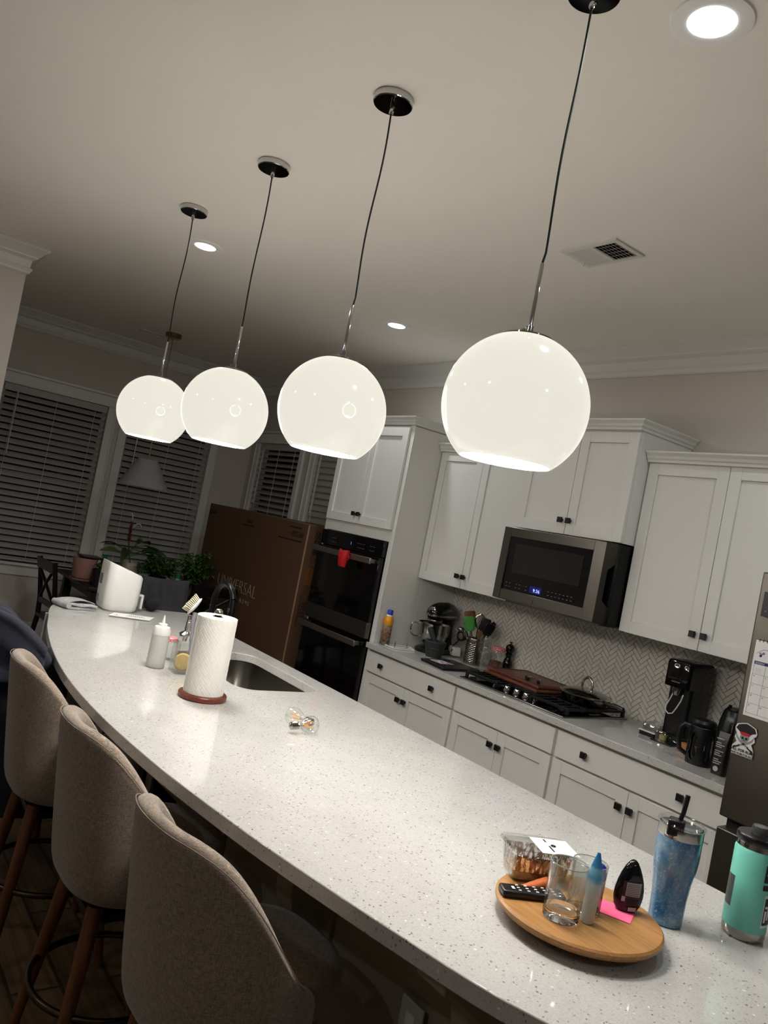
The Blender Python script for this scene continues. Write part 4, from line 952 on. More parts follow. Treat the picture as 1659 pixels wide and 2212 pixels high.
# ---------------------------------------------------------------- bar stools
STR=m_steel('ring_metal','4a4136',.3,0)
HP=[(0,1.0),(36,.995),(50,.96),(62,.90),(75,.83),(90,.755),(104,.70),(120,.675)]
def rimh(a,P=None): return sum(rimh0(abs(a+d),P or HP) for d in (-12,-8,-4,0,4,8,12))/7
def rimh0(a,HP):
    for (a0,h0),(a1,h1) in zip(HP,HP[1:]):
        if a<=a1: t=(a-a0)/(a1-a0); t=t if a0>40 else t*t*(3-2*t)*.6+t*.4; return h0+(h1-h0)*t
    return HP[-1][1]
def shell_pts(grow=0,top=1.01,low=.545,amax=112,na=56):
    rings=[]
    for i in range(na+1):
        th=R(-amax+2*amax*i/na); a=abs(math.degrees(th)); s=max(0,min(1,(a-8)/(amax-8)))
        h=rimh(a)
        ring=[]
        Rx,Ry=.226+grow,(.205 if a<90 else .205+.03*(a-90)/22)+grow
        def P(rad,z):
            lean=.055*max(0,(z-.62)/.4)*max(0,math.cos(th))
            sq=1+.09*math.sin(2*th)**2*(a<90)
            return ((Rx*rad*sq+lean*.6)*math.sin(th),-(Ry*rad*sq+lean)*math.cos(th),z)
        t=.055/.24
        for rad,z in ((.62,low-.002),(.84,low+.004),(.955,low+.028),(.995,low+.075)): ring.append(P(rad,z))
        for q in (.25,.5,.75): ring.append(P(1,low+.075+(h-.03-low-.075)*q))
        for rad,z in ((1,h-.03),(.99,h-.008),(1-t*.5,h+.002),(1-t+.01,h-.010),(1-t,h-.03)): ring.append(P(rad,z))
        for q in (.6,.25): ring.append(P(1-t,.60+(h-.03-.60)*q))
        ring.append(P(1-t,low+.05)); ring.append(P(.62,low+.03))
        rings.append(ring)
    return rings
def stool():
    r=empty('bar_stool',(0,0,0),None,'bar stool','upholstered bar stools along the curved side of the island')
    sh=M().loft(shell_pts()).build('backrest',FAB,r,sub=1,world=False,smooth=180)
    # stitched seam following the rim
    sr=shell_pts(.0012); M().tube([s[8] for s in sr[3:-3]],.0011,6,cap=False).build('seam',mat('seam_thread','8a7b6b',.9),sh,world=False)
    n=48; rings=[]
    for s,z in ((.0,.595),(.9,.595),(1,.61),(1.0,.66),(.96,.682),(.80,.691),(.0,.694)):
        rings.append([(s*(.185+.03*max(0,math.sin(a)))*math.copysign(abs(math.cos(a))**.8,math.cos(a)),.012+s*(.235 if math.sin(a)>0 else .155)*math.copysign(abs(math.sin(a))**.85,math.sin(a)),z) for a in [2*PI*j/n for j in range(n)]])
    M().loft(rings,cap=False).build('seat',FAB,r,world=False,smooth=60)
    M().lathe([(0,.505),(.10,.505),(.13,.515),(.15,.535),(.15,.549),(0,.549)],32).build('swivel_plate',BLK,r,world=False)
    M().box(-.13,.13,-.13,.13,.49,.512).build('leg_frame',BLK,r,world=False,bevel=.006)
    for sx,sy in ((-1,-1),(1,-1),(1,1),(-1,1)):
        m=M(); P=[]
        for q in range(7):
            f=q/6; P.append((sx*(.115+.065*f),sy*(.115+.065*f),.535*(1-f)))
        m.tube(P,[.0225-.0085*q/6 for q in range(7)],14); m.build('leg',WALNUT,r,world=False)
        
    M().torus((0,0,.268),.205,.0095,64,12).build('foot_ring',STR,r,world=False)
    return r
s0=stool()
SX=[(-1.475,.905,4,'taupe fabric bar stool nearest the camera, at the bottom of the photo'),(-2.105,.905,0,'middle taupe fabric bar stool with its foot ring in full view'),(-2.765,.90,-3,'taupe fabric bar stool at the left edge of the photo, next to the navy jacket'),(-3.40,.93,6,'farthest taupe bar stool, almost hidden under the navy jacket')]
stools=[]
for i,(x,y,rz,l) in enumerate(SX):
    o=s0 if i==0 else copy_tree(s0)
    o.location=(x,y,0); o.rotation_euler=(0,0,R(rz)); o['label']=l; stools.append(o)
# navy jacket over the last stool
HPJ=[(0,1.0),(45,.985),(65,.92),(85,.82),(110,.72),(130,.70)]
jk=empty('draped_jacket',(-3.40,.93,.5),'navy fleece jacket draped over the farthest bar stool at the left edge','jacket')
def drape(grow,z0,top,seed,amax,wav,full=False):
    rings=[]; na=64; random.seed(seed); ph=[random.random()*6 for _ in range(6)]
    for i in range(na+1):
        th=R(-amax+2*amax*i/na); a=abs(math.degrees(th)); h=rimh(a,HPJ)+top-1.0; ring=[]
        for q in range(13):
            f=q/12; z=z0+(h-z0)*f
            w=wav*(1-f*.6)*(math.sin(7*th+ph[0]+2*f)+.6*math.sin(13*th+ph[1]-3*f)+.4*math.sin(21*th+ph[2])) + .012*math.sin(9*f+ph[3]+3*th)*(f>.2)
            rad=.255+grow+w+.05*(1-f)**1.3; lean=.06*max(0,(z-.62)/.4)*max(0,math.cos(th))
            ring.append((-3.40+rad*math.sin(th),.93-(rad+lean)*math.cos(th),z))
        for k,(dr,dz) in enumerate(((-.015,.018),(-.045,.026),(-.085,.012),(-.10,-.05),(-.10,-.13))):
            rad=.262+grow+dr; z=h+dz; lean=.06*max(0,(z-.62)/.4)*max(0,math.cos(th)); ring.append((-3.40+rad*math.sin(th),.93-(rad+lean)*math.cos(th),z))
        rings.append(ring)
    return M().loft(rings,cap=False,closed=False)
drape(0,.30,1.02,2,96,.011).build('body',NAVY,jk,sub=1,solid=.006,smooth=180)
drape(.020,.80,1.035,5,74,.008).build('hood',NAVY,jk,sub=1,solid=.01,smooth=180)
# ---------------------------------------------------------------- dining corner
dl=empty('cone_pendant_lamp',(-6.66,2.31,ZC),'unlit grey cone-shaded lamp hanging from a brass canopy in the dark dining corner','pendant lamp')
M().lathe([(0,ZC),(.068,ZC),(.068,ZC-.03),(.06,ZC-.036),(0,ZC-.036)],36,(-6.66,2.31,0)).build('canopy',BRASS,dl)
M().lathe([(0,ZC-.03),(.0035,ZC-.03),(.0035,2.2),(.006,2.2),(.006,1.80),(0,1.8)],12,(-6.66,2.31,0)).build('rod',BRASS,dl)
M().lathe([(.215,1.605),(.083,1.842),(.0815,1.842),(.2135,1.605)],64,(-6.66,2.31,0),cap=False).build('lamp_shade',mat('grey_linen_shade','8b8987',.9,nz=.04,nzs=300),dl)
m=M(); 
for q in range(3): a=q*2*PI/3; m.tube([(-6.66,2.31,1.83),(-6.66+.08*math.cos(a),2.31+.08*math.sin(a),1.838)],.002,6)
m.sphere((-6.66,2.31,1.75),.032,16,(1,1,1.3)); m.build('socket_and_bulb',mat('unlit_bulb','8a8884',.3),dl)
dt=empty('dining_table',(-6.72,2.45,0),'dark dining table crowded with potted plants in the far corner','table')
M().box(-7.2,-6.25,1.9,2.97,.725,.76).build('tabletop',BLK,dt,bevel=.006)
for a,b in ((-7.12,1.98),(-6.33,1.98),(-7.12,2.89),(-6.33,2.89)): M().box(a-.035,a+.035,b-.035,b+.035,0,.725).build('leg',BLK,dt,bevel=.004)
M().box(-7.12,-6.33,1.98,2.89,.65,.725).build('apron',BLK,dt)
def dchair():
    r=empty('dining_chair',(0,0,0),None,'chair','black wooden dining chairs around the dark table')
    W=BLKP
    for sx in (-.18,.18):
        M().tube([(sx,.20,0),(sx,.18,.45)],[.016,.02],8).build('front_leg',W,r,world=False)
        M().tube([(sx,-.24,0),(sx,-.19,.45),(sx,-.20,.60),(sx*1.02,-.255,.915)],[.018,.021,.02,.017],8).build('back_post',W,r,world=False)
    m=M(); m.loft([[(a,b,z) for a,b in rrect(0,0,.42,.42,.04,4)] for z in (.445,.475)]); m.build('seat',W,r,bevel=.006,world=False)
    m=M(); m.loft([[(x,-.262-.02*math.cos(x*8)+.008+dy,z) for x,z in ((-.19,z0),(.19,z0))]+[(x,-.262-.02*math.cos(x*8)-.012+dy,z) for x,z in ((.19,z0),(-.19,z0))] for z0,dy in ((.83,.01),(.912,-.006))]); m.build('top_rail',W,r,world=False)
    M().box(-.18,.18,-.215,-.195,.56,.60).build('lower_rail',W,r,world=False)
    m=M()
    for sx,s2 in ((-.16,.16),(.16,-.16)): m.tube([(sx,-.207,.60),(0,-.235,.73),(s2,-.255,.84)],.012,8)
    m.build('cross_brace',W,r,world=False)
    return r
c0=dchair()
for i,(x,y,rz,l) in enumerate([(-6.22,2.40,92,'black dining chair with a grey cloth over its back, behind the air fryer'),(-6.2,2.83,88,'black dining chair whose slanted back shows just left of the faucet'),(-6.42,1.86,4,'black dining chair at the end of the table below the pink pot')]):
    o=c0 if i==0 else copy_tree(c0); o.location=(x,y,0); o.rotation_euler=(0,0,R(rz)); o['label']=l
gc=empty('grey_sweatshirt',(-5.95,2.40,.7),'dark grey sweatshirt draped over a dining chair back behind the air fryer','clothing')
m=M(); rings=[]
for i in range(25):
    f=i/24; y=2.19+.40*f; w=.006*math.sin(9*f+1)+.004*math.sin(23*f)
    sag=.012*math.sin(PI*f)
    ring=[(-5.915+w*1.5+.03*(1-q)+.006*math.sin(14*f+5*q),y+.02*(q-.5)*(1-2*f),.52+(.925-sag-.52)*q) for q in [k/8 for k in range(9)]]
    ring+=[(-5.935+w,y,.938-sag),(-5.97+w,y,.937-sag),(-5.99,y,.90-sag),(-6.0,y,.78)]
    rings.append(ring)
m.loft(rings,cap=False,closed=False).build('cloth',GREYCL,gc,sub=1,solid=.008,smooth=180)
# pots and plants
TB=.76
def pot(x,y,z,r0,r1,h,m_,label,name='plant_pot',cat='plant pot',saucer=None):
    g=empty(name,(x,y,z),label,cat)
    M().lathe([(0,z),(r0,z),(r0+.003,z+.004),(r1,z+h),(r1-.006,z+h),(r1-.008,z+h-.02),(0,z+h-.025)],40,(x,y,0)).build('pot',m_,g)
    if saucer: M().lathe([(0,z-.018),(r0+.015,z-.018),(r0+.022,z-.002),(r0+.016,z-.002),(r0+.01,z-.012),(0,z-.012)],40,(x,y,0)).build('saucer',m_,g)
    return g
def leafmat(n,a,b): 
    k=N(n); k.color(k.ramp(k.noise(k.coord(),9,3),[(.35,a),(.65,b)])); k.b.inputs['Roughness'].default_value=.45; return k.m
LG=leafmat('deep_green_leaf','18290f','2f4a20'); LG2=leafmat('herb_leaf','1f3a12','44682a'); LG3=leafmat('veined_leaf','3c4d26','66733f')
def leaf(m,p,d,L,W,droop=.3,roll=0,n=5):
    d=Vector(d).normalized(); side=d.cross(Vector((0,0,1))); side=side.normalized() if side.length>.01 else Vector((1,0,0)); side=Matrix.Rotation(roll,3,d)@side; up=side.cross(d)
    vs_=[];p=Vector(p)
    for i in range(n+1):
        t=i/n; c=p+d*(L*t)-Vector((0,0,1))*(droop*L*t*t); w=W*math.sin(PI*min(1,t*.92+.04))**.8*(1-.25*t)
        vs_+=[c-side*w+up*w*.25,c,c+side*w+up*w*.25]
    fs=[]
    for i in range(n): a=i*3; fs+=[(a,a+1,a+4,a+3),(a+1,a+2,a+5,a+4)]
    m.add(vs_,fs)
pk=pot(-6.6,1.945,TB+.022,.082,.097,.165,mat('dusty_pink_ceramic','a5786c',.6),'dusty pink ceramic pot on a saucer left of the air fryer',saucer=1)
m=M(); m.box(-6.70,-6.52,1.90,2.06,TB+.19,TB+.205); bk=tag(m.build('black_tray',BLKP,bevel=.004),'flat black tray resting on top of the pink pot','tray')
gb=empty('green_bottle',(-6.58,2.09,TB),'dark green bottle standing between the pink pot and the leafy plant','bottle')
M().lathe([(0,TB),(.032,TB),(.034,TB+.005),(.034,TB+.15),(.016,TB+.19),(.014,TB+.22),(0,TB+.22)],24,(-6.58,2.09,0)).build('body',mat('bottle_green','0d3a28',.2),gb)
M().lathe([(.015,TB+.205),(.017,TB+.208),(.017,TB+.235),(0,TB+.236)],20,(-6.58,2.09,0)).build('cap',mat('green_cap','1c6a4a',.4),gb)
wp=empty('potted_flamingo_plant',(-6.55,2.30,TB),'large-leaved plant with a red flower spike in a cream pot on the dining table','potted plant')
x,y=-6.55,2.30; z=TB+.05
M().lathe([(0,z-.05),(.07,z-.05),(.07,z),(0,z)],24,(x,y,0)).build('stand',BLK,wp)
M().lathe([(0,z),(.068,z),(.088,z+.155),(.082,z+.155),(.08,z+.135),(0,z+.13)],40,(x,y,0)).build('pot',mat('cream_ceramic','a8a193',.5),wp)
m=M(); m.tube([(x,y,z+.13),(x+.0,y-.03,z+.22),(x+.0,y-.055,z+.34)],.006,8); 
BS=1.25
BL=[((.1,-1,.35),.16,.034,.35),((.5,.8,.4),.20,.05,.5),((.2,1,.5),.24,.04,.6),((-.4,-.6,.3),.17,.04,.4),((.3,.25,.9),.12,.045,.8),((.8,-.5,.1),.16,.035,.6),((-.6,.7,.5),.2,.045,.5),((.6,.35,-.1),.18,.045,.5),((.0,1,.15),.19,.045,.7)]
m.build('stem',LG,wp)
for i,(d,L,W,dr) in enumerate(BL):
    d=Vector(d).normalized(); p=Vector((x,y-.02,z+.19+.012*i)); e=p+d*.10
    m=M(); m.tube([p,e],.003,6); leaf(m,e,d,L*BS*.9,W*BS,dr,roll=random.uniform(-.6,.6),n=8); m.build('leaf',LG3 if i in (4,0) else LG,wp)
m=M(); random.seed(9); sp0=Vector((x,y-.055,z+.32))
for i in range(90):
    f=i/90; a=i*2.4; p=sp0+Vector((0,-.006*f,.17*f)); rr_=.016*(1-f*.45); leaf(m,p+Vector((math.cos(a)*.004,math.sin(a)*.004,0)),(math.cos(a),math.sin(a),1.0),rr_*1.7,.0055,-.2,n=3)
m.build('flower_spike',mat('crimson_bract','5e1a1a',.5,nz=.2),wp)
WF=mat('white_petal','b9b0a6',.6)
M().tube([sp0+Vector((0,-.005,.15)),sp0+Vector((.0,-.004,.20)),sp0+Vector((0,-.012,.235)),sp0+Vector((0,-.04,.25))],[.003,.004,.005,.002],8).build('petal',WF,wp)
M().tube([sp0+Vector((0,.01,.12)),sp0+Vector((0,.04,.16)),sp0+Vector((0,.07,.16)),sp0+Vector((0,.088,.13))],[.003,.004,.006,.002],8).build('petal',WF,wp)
def herb(x,y,z,ctr,rad,n,label,pm,seed,stems=14,Lf=(.028,.05)):
    g=empty('herb_plant',(x,y,z),label,'potted plant')
    M().lathe([(0,z),(.055,z),(.075,z+.13),(.069,z+.13),(.067,z+.115),(0,z+.11)],28,(x,y,0)).build('pot',pm,g)
    random.seed(seed); ms=M(); ml=M()
    for s_ in range(stems):
        a=random.uniform(0,2*PI); q=random.random()**.5; tip=Vector((ctr[0]+rad[0]*q*math.cos(a),ctr[1]+rad[1]*q*math.sin(a),ctr[2]+rad[2]*random.uniform(-.9,1)))
        b0=Vector((x+random.uniform(-.03,.03),y+random.uniform(-.03,.03),z+.11)); mid=(b0+tip)/2+Vector((0,0,.05))
        P=[b0*(1-t)**2+mid*2*t*(1-t)+tip*t*t for t in [i/7 for i in range(8)]]; ms.tube(P,.0022,5)
        k_=n//stems
        for i in range(k_):
            t=.3+.7*i/k_; p=b0*(1-t)**2+mid*2*t*(1-t)+tip*t*t; a=i*2.4+s_
            leaf(ml,p,(math.cos(a),math.sin(a),random.uniform(-.2,.7)),random.uniform(*Lf),random.uniform(.011,.019),.5,random.uniform(-.5,.5),n=4)
    ms.build('stems',LG,g); o=ml.build('foliage',LG2,g); o['kind']='stuff'
DP=mat('dark_planter','1a1a1b',.5)
herb(-6.42,2.50,TB,(-6.36,2.47,TB+.25),(.13,.21,.09),760,'bushy green herb in a dark pot behind the grey sweatshirt',DP,21,24,(.035,.065))
herb(-6.42,2.80,TB,(-6.33,2.80,TB+.25),(.13,.16,.17),820,'tall trailing herb plant at the right end of the dining table, against the cardboard box',mat('grey_planter','55534f',.6),33,26,(.035,.062))
herb(-6.38,2.02,TB-.0,(-6.36,2.0,TB+.14),(.06,.06,.05),60,'small dark sprig in front of the pink pot',DP,8,5,(.03,.05))
gb=empty('small_green_bottle',(-6.36,2.655,TB),'small bottle with a bright green cap among the herbs above the grey sweatshirt','bottle')
M().lathe([(0,TB),(.02,TB),(.02,TB+.14),(0,TB+.14)],20,(-6.36,2.655,0)).build('body',mat('clear_white_bottle','9c9f9c',.3),gb)
M().lathe([(.021,TB+.14),(.021,TB+.185),(0,TB+.186)],20,(-6.36,2.655,0)).build('cap',mat('green_cap','1c6a4a',.4),gb)
# rug
k=N('red_patterned_rug'); v=k.coord(); vo=k.new('ShaderNodeTexVoronoi'); vo.inputs['Scale'].default_value=9; k.link(v,vo.inputs['Vector']); w=k.new('ShaderNodeTexWave',wave_type='RINGS'); w.inputs['Scale'].default_value=4; w.inputs['Distortion'].default_value=6; k.link(v,w.inputs['Vector'])
k.color(k.mix(k.ramp(w.outputs['Fac'],[(.45,'000000'),(.55,'ffffff')]),lin('5e1216'),k.ramp(vo.outputs['Distance'],[(.2,'23120f'),(.5,'7a1d1f')]))); k.b.inputs['Roughness'].default_value=1
rg=empty('red_rug',(-6.4,2.0,0),'red patterned rug on the floor under the dining table','rug')
M().box(-7.35,-4.9,1.15,2.95,.001,.010).build('pile',k.m,rg,bevel=.003)
m=M(); 
for sgn,x in ((-1,-7.35),(1,-4.9)):
    for i in range(60): y=1.17+i*.03; m.box(x,x+sgn*.03,y,y+.006,.001,.004)
o=m.build('fringe',mat('cream_fringe','8d8270',.9),rg); o['kind']='stuff'
tag(M().tube([(-4.45,1.32,.012),(-4.8,1.36,.02),(-5.3,1.5,.018),(-5.9,1.62,.016),(-6.4,1.7,.016)],.004,8).build('extension_cable',mat('grey_cord','6a6660',.6)),'thin pale cord lying across the red rug','cable')
# ---------------------------------------------------------------- big carton
bx0,bx1,by0,by1,bz=-6.89,-5.07,3.05,3.48,1.577
bxx=empty('cardboard_box',((bx0+bx1)/2,3.26,0),'very large brown furniture carton standing on edge between the dining table and the ovens','box')
M().box(bx0,bx1,by0,by1,.002,bz).build('carton',CARD,bxx,bevel=.008,seg=2)
m=M(); m.box(bx1-.0,bx1+.0012,by0+.0,by0+.012,.01,bz-.01); m.build('edge_seam',mat('worn_cardboard_edge','a07c58',.8),bxx)
m=M(); m.box(bx1,bx1+.001,by0+.05,by0+.20,1.12,1.25); m.box(bx1,bx1+.001,by0+.10,by0+.33,1.27,1.29); m.build('tape',CARDT,bxx)
yf=by0-.001
text('lettering','UNIVERSAL',.152,LINK,bxx,(-6.05,yf,.888),(1,0,0),(0,0,1),off=-.0045,sx=.98)
text('lettering','EXPLORE HOME',.052,LINK,bxx,(-6.02,yf,.815),(1,0,0),(0,0,1),off=-.0012,space=1.75,sx=.88)
text('number','805260',.062,INK,bxx,(-5.205,yf,1.46),(1,0,0),(0,0,1),sx=.95)
text('lettering','FRONT',.042,INK,bxx,(-6.03,yf,1.48),(1,0,0),(0,0,1),sx=.95)
text('number','805260',.062,INK,bxx,(bx1+.0012,3.168,1.44),(0,0,1),(0,-1,0),sx=.95)
text('number','805260',.050,INK,bxx,(bx1+.0012,3.150,.92),(0,0,1),(0,-1,0),sx=.95)
text('lettering','EXPLORE HOME',.026,LINK,bxx,(bx1+.0012,3.184,.90),(0,0,1),(0,-1,0),space=1.6,sx=.85)
m=M()
for a,b,z in ((-6.15,-5.92,1.452),(-5.35,-5.16,1.525),(-5.50,-5.12,1.425),(-6.82,-6.70,1.500),(-6.82,-6.70,1.488),(-5.33,-5.30,1.475)):
    n_=int((b-a)/.011)
    for q in range(n_): m.box(a+q*.011,a+q*.011+.008,yf,by0,z,z+.010)
m.torus((-6.85,yf+.0005,1.50),.018,.004,20,4,Matrix.Rotation(PI/2,3,'X'),(0,2*PI)); 
for q in range(22): m.box(bx1,bx1+.0012,3.098,3.104,.80+q*.011,.808+q*.011); m.box(bx1,bx1+.0012,3.158,3.163,.80+q*.011,.808+q*.011)
m.build('small_print',INK,bxx)
# ---------------------------------------------------------------- things on the back counter
x,y=-4.0,3.16
x,y=-4.016,3.142
sc=empty('spray_can',(x,y,H),'yellow and brown aerosol can with a blue cap against the side of the oven cabinet','spray can')
k=N('can_label'); g=k.new('ShaderNodeTexCoord'); s_=k.new('ShaderNodeSeparateXYZ'); k.link(g.outputs['Generated'],s_.inputs[0]); cc_=k.ramp(s_.outputs[2],[(.0,'2a140e'),(.18,'2a140e'),(.2,'6a5c40'),(.36,'6a5c40'),(.38,'7a3220'),(.66,'8c8268'),(.7,'d08c12'),(1,'d89a18')]); nz_=k.ramp(k.noise(k.coord(),60,3),[(.45,'5a2016'),(.55,'a59a80')]); k.color(k.mix(.35,cc_,nz_)); k.b.inputs['Roughness'].default_value=.3
CANL=k.m
M().lathe([(0,H),(.03,H),(.0315,H+.003),(.0315,H+.135),(.0315,H+.155),(.028,H+.178),(.021,H+.188),(0,H+.19)],36,(x,y,0)).build('can',CANL,sc)
M().lathe([(.0318,H+.133),(.0318,H+.156),(.0285,H+.178),(.022,H+.188)],36,(x,y,0),cap=False).build('yellow_shoulder',mat('yellow_paint','cf8d10',.3),sc)
M().lathe([(.021,H+.188),(.020,H+.19),(.019,H+.196),(0,H+.197)],28,(x,y,0)).build('white_collar',WHT,sc)
M().lathe([(.0185,H+.196),(.0185,H+.222),(.016,H+.228),(0,H+.228)],28,(x,y,0)).build('cap',mat('blue_cap','1f3fae',.35),sc)
# flat rack with pegs
rk=empty('peg_rack',(-3.95,3.2,H),'flat white rack with four short upright pegs beside the spray can','rack')
C4=[(-4.0,3.13),(-3.885,3.125),(-3.865,3.275),(-3.985,3.33)]
m=M(); 
def seg4(P,w=.007):
    for i in range(4):
        a=Vector(P[i]+(H+.005,)); b=Vector(P[(i+1)%4]+(H+.005,)); m.tube([a,b],.0045,6)
seg4(C4); m.tube([Vector((-3.943,3.128,H+.005)),Vector((-3.925,3.30,H+.005))],.004,6); m.build('frame',WHT,rk)
for a,b in ((-3.975,3.20),(-3.93,3.16),(-3.94,3.27),(-3.88,3.22)): M().tube([(a,b,H+.005),(a,b,H+.034)],.002,6).build('peg',mat('grey_peg','55534e',.5),rk)
# stand mixer
MXL=Vector((-3.925,3.50,H)); MA=R(-52)   # head points toward the camera-left
mx=empty('stand_mixer',tuple(MXL),'black tilt-head stand mixer with a polished steel bowl in the counter corner','stand mixer',rz=0)
mx.rotation_euler=(0,0,R(-68))
def ell(cx,w,d,z,n=32,p=.8): return [(cx+w*math.copysign(abs(math.cos(a))**p,math.cos(a)),d*math.copysign(abs(math.sin(a))**p,math.sin(a)),z) for a in [2*PI*j/n for j in range(n)]]
# local +x = front (bowl side)
m=M(); m.loft([ell(.02,.165,.10,0),ell(.02,.17,.105,.012),ell(.02,.16,.097,.028),ell(.02,.14,.08,.034)]); m.lathe([(0,.03),(.055,.03),(.052,.048),(0,.05)],28,(.075,0,0)); m.build('base',BLKG,mx,world=False,smooth=50)
m=M(); m.loft([ell(-.10,.055,.062,.02),ell(-.10,.045,.052,.08),ell(-.10,.042,.045,.16),ell(-.09,.052,.050,.20),ell(-.08,.06,.055,.225)]); m.build('column',BLKG,mx,world=False,smooth=50)
m=M(); rings=[]
HX=[(-.155,.028,.036),(-.145,.05,.058),(-.11,.062,.074),(-.06,.066,.080),(.03,.064,.078),(.09,.060,.070),(.128,.050,.055),(.146,.032,.034),(.153,.012,.013)]
for xx,wy,wz in HX: rings.append([(xx,wy*math.cos(a),.252+wz*math.sin(a)*(1.0 if math.sin(a)>0 else .62)) for a in [2*PI*j/32 for j in range(32)]])
hd_=m.loft(rings).build('head',BLKG,mx,world=False,smooth=60)
m=M(); n=40; pl=[]
for t in range(n+1):
    a=-PI*.5*1.0+PI*t/n
    pl.append((.02+.150*math.cos(a)**.6 if math.cos(a)>0 else .02, .061*math.sin(a)))
for s__ in (-1,1): pass
band_=[]
for xx,wy,wz in HX[1:]: band_.append((xx,-wy*1.012))
band2=band_+[(xx,-yy) for xx,yy in band_[::-1]]
m.prism(band2,2,.238,.252); m.build('trim_band',CHROMEM,hd_,world=False)
m=M(); m.lathe([(.0,.185),(.042,.185),(.048,.195),(.050,.215),(.050,.235),(0,.235)],32,(.085,0,0)); m.build('neck',BLKG,hd_,world=False)
m=M(); m.lathe([(.0485,.199),(.0497,.201),(.0505,.212),(.0495,.214)],32,(.085,0,0),cap=False); m.build('chrome_ring',CHROMEM,hd_,world=False)
T_=Matrix.Rotation(PI/2,3,'Y'); M().lathe([(0,.0),(.022,.0),(.024,.006),(.018,.010),(.015,.007),(0,.009)],28,(.140,0,.275),tilt=T_).build('hub_cap',CHROME,hd_,world=False)
m=M(); m.lathe([(.04,.052),(.062,.058),(.085,.085),(.102,.13),(.106,.185),(.108,.19),(.105,.19),(.103,.184),(.099,.132),(.083,.09),(.06,.062),(0,.06)],56,(.075,0,0),cap=False); bw=m.build('bowl',CHROMEM,mx,world=False,smooth=60)
m=M(); m.tube([(.075+r_*math.cos(R(-48)),r_*math.sin(R(-48)),z) for r_,z in ((.104,.172),(.13,.178),(.152,.168),(.156,.135),(.145,.10),(.125,.088),(.088,.092))],[.005]*7,10); m.build('bowl_handle',CHROMEM,bw,world=False)
# small device and its cord
dv=empty('power_adapter_box',(-3.79,3.56,H),'small white box with a black mark and coiled black cord behind the mortar','small appliance')
M().loft([[(a,b,H+z) for a,b in rrect(-3.825,3.58,w,.06,.012,4,R(-20))] for z,w in ((.008,.10),(.012,.104),(.055,.08),(.062,.07))]).build('case',WHT,dv)
M().box(-3.815,-3.797,3.541,3.55,H+.03,H+.048).build('black_mark',BLK,dv)
m=M(); 
for q in range(4): m.torus((-3.815+q*.006,3.60,H+.135+.004*q),.028+.002*q,.004,24,8,Matrix.Rotation(PI/2,3,'X')@Matrix.Rotation(R(10*q),3,'Y'))
m.tube([(-3.82,3.60,H+.11),(-3.84,3.59,H+.08),(-3.86,3.58,H+.055)],.004,8); m.build('coiled_cord',BLKP,dv)
# mortar and pestle
x,y=-3.735,3.325
MO=mat('dark_granite','2c2e2f',.8,nz=.5,nzs=160,bump=.6,bs=140)
mo=empty('mortar',(x,y,H),'dark granite mortar in front of the mixer bowl','mortar')
M().lathe([(0,H),(.045,H),(.05,H+.006),(.056,H+.03),(.067,H+.075),(.070,H+.096),(.066,H+.103),(.056,H+.10),(.050,H+.075),(.035,H+.05),(0,H+.045)],44,(x,y,0)).build('bowl',MO,mo)
m=M(); vdir=Vector((x,y,0)).normalized(); td=Vector((-vdir.y,vdir.x,0))
for q in range(4): c=Vector((x,y,H+.06))-vdir*.0655-td*((q-1.5)*.014); m.sphere(tuple(c),.003,8)
m.build('carved_marks',mat('pale_carving','6a6c6c',.9),mo)
ps=tag(M().tube([(x+.012,y,H+.052),(x-.005,y-.01,H+.10),(x-.035,y-.03,H+.165),(x-.042,y-.034,H+.178)],[.024,.015,.019,.014],20).build('pestle',MO),'dark granite pestle leaning out of the mortar','pestle')
# laptop
lp=empty('laptop',(-3.48,3.2,H),'closed dark grey laptop lying at the front of the counter left of the cooktop','laptop')
LC=[(-3.594,3.106),(-3.348,3.072),(-3.355,3.375),(-3.612,3.380)]
def lpoly(s,z): c=(sum(a for a,b in LC)/4,sum(b for a,b in LC)/4); return [(c[0]+(a-c[0])*s,c[1]+(b-c[1])*s,z) for a,b in LC]
LAP=mat('dark_grey_aluminium','26262a',.35,.5)
M().loft([lpoly(.97,H+.001),lpoly(1,H+.004),lpoly(1,H+.009)]).build('base',LAP,lp,bevel=.002)
M().loft([lpoly(1,H+.010),lpoly(1,H+.015),lpoly(.98,H+.0165)]).build('lid',LAP,lp,bevel=.002)
cdx=empty('greeting_card',(-3.54,3.17,H+.017),'small white and magenta printed card lying on the closed laptop','card')
M().loft([[(a,b,z) for a,b in ((-3.565,3.15),(-3.46,3.15),(-3.455,3.25),(-3.56,3.245))] for z in (H+.0168,H+.0178)]).build('paper',mat('pale_pink_paper','c4b2b8',.6),cdx)
m=M(); 
for a,b,w,d in ((-3.55,3.165,.03,.012),(-3.51,3.185,.035,.01),(-3.49,3.215,.03,.015),(-3.535,3.21,.02,.01)): m.box(a,a+w,b,b+d,H+.0178,H+.0183)
m.build('print',mat('plum_ink','5c2440',.6),cdx)
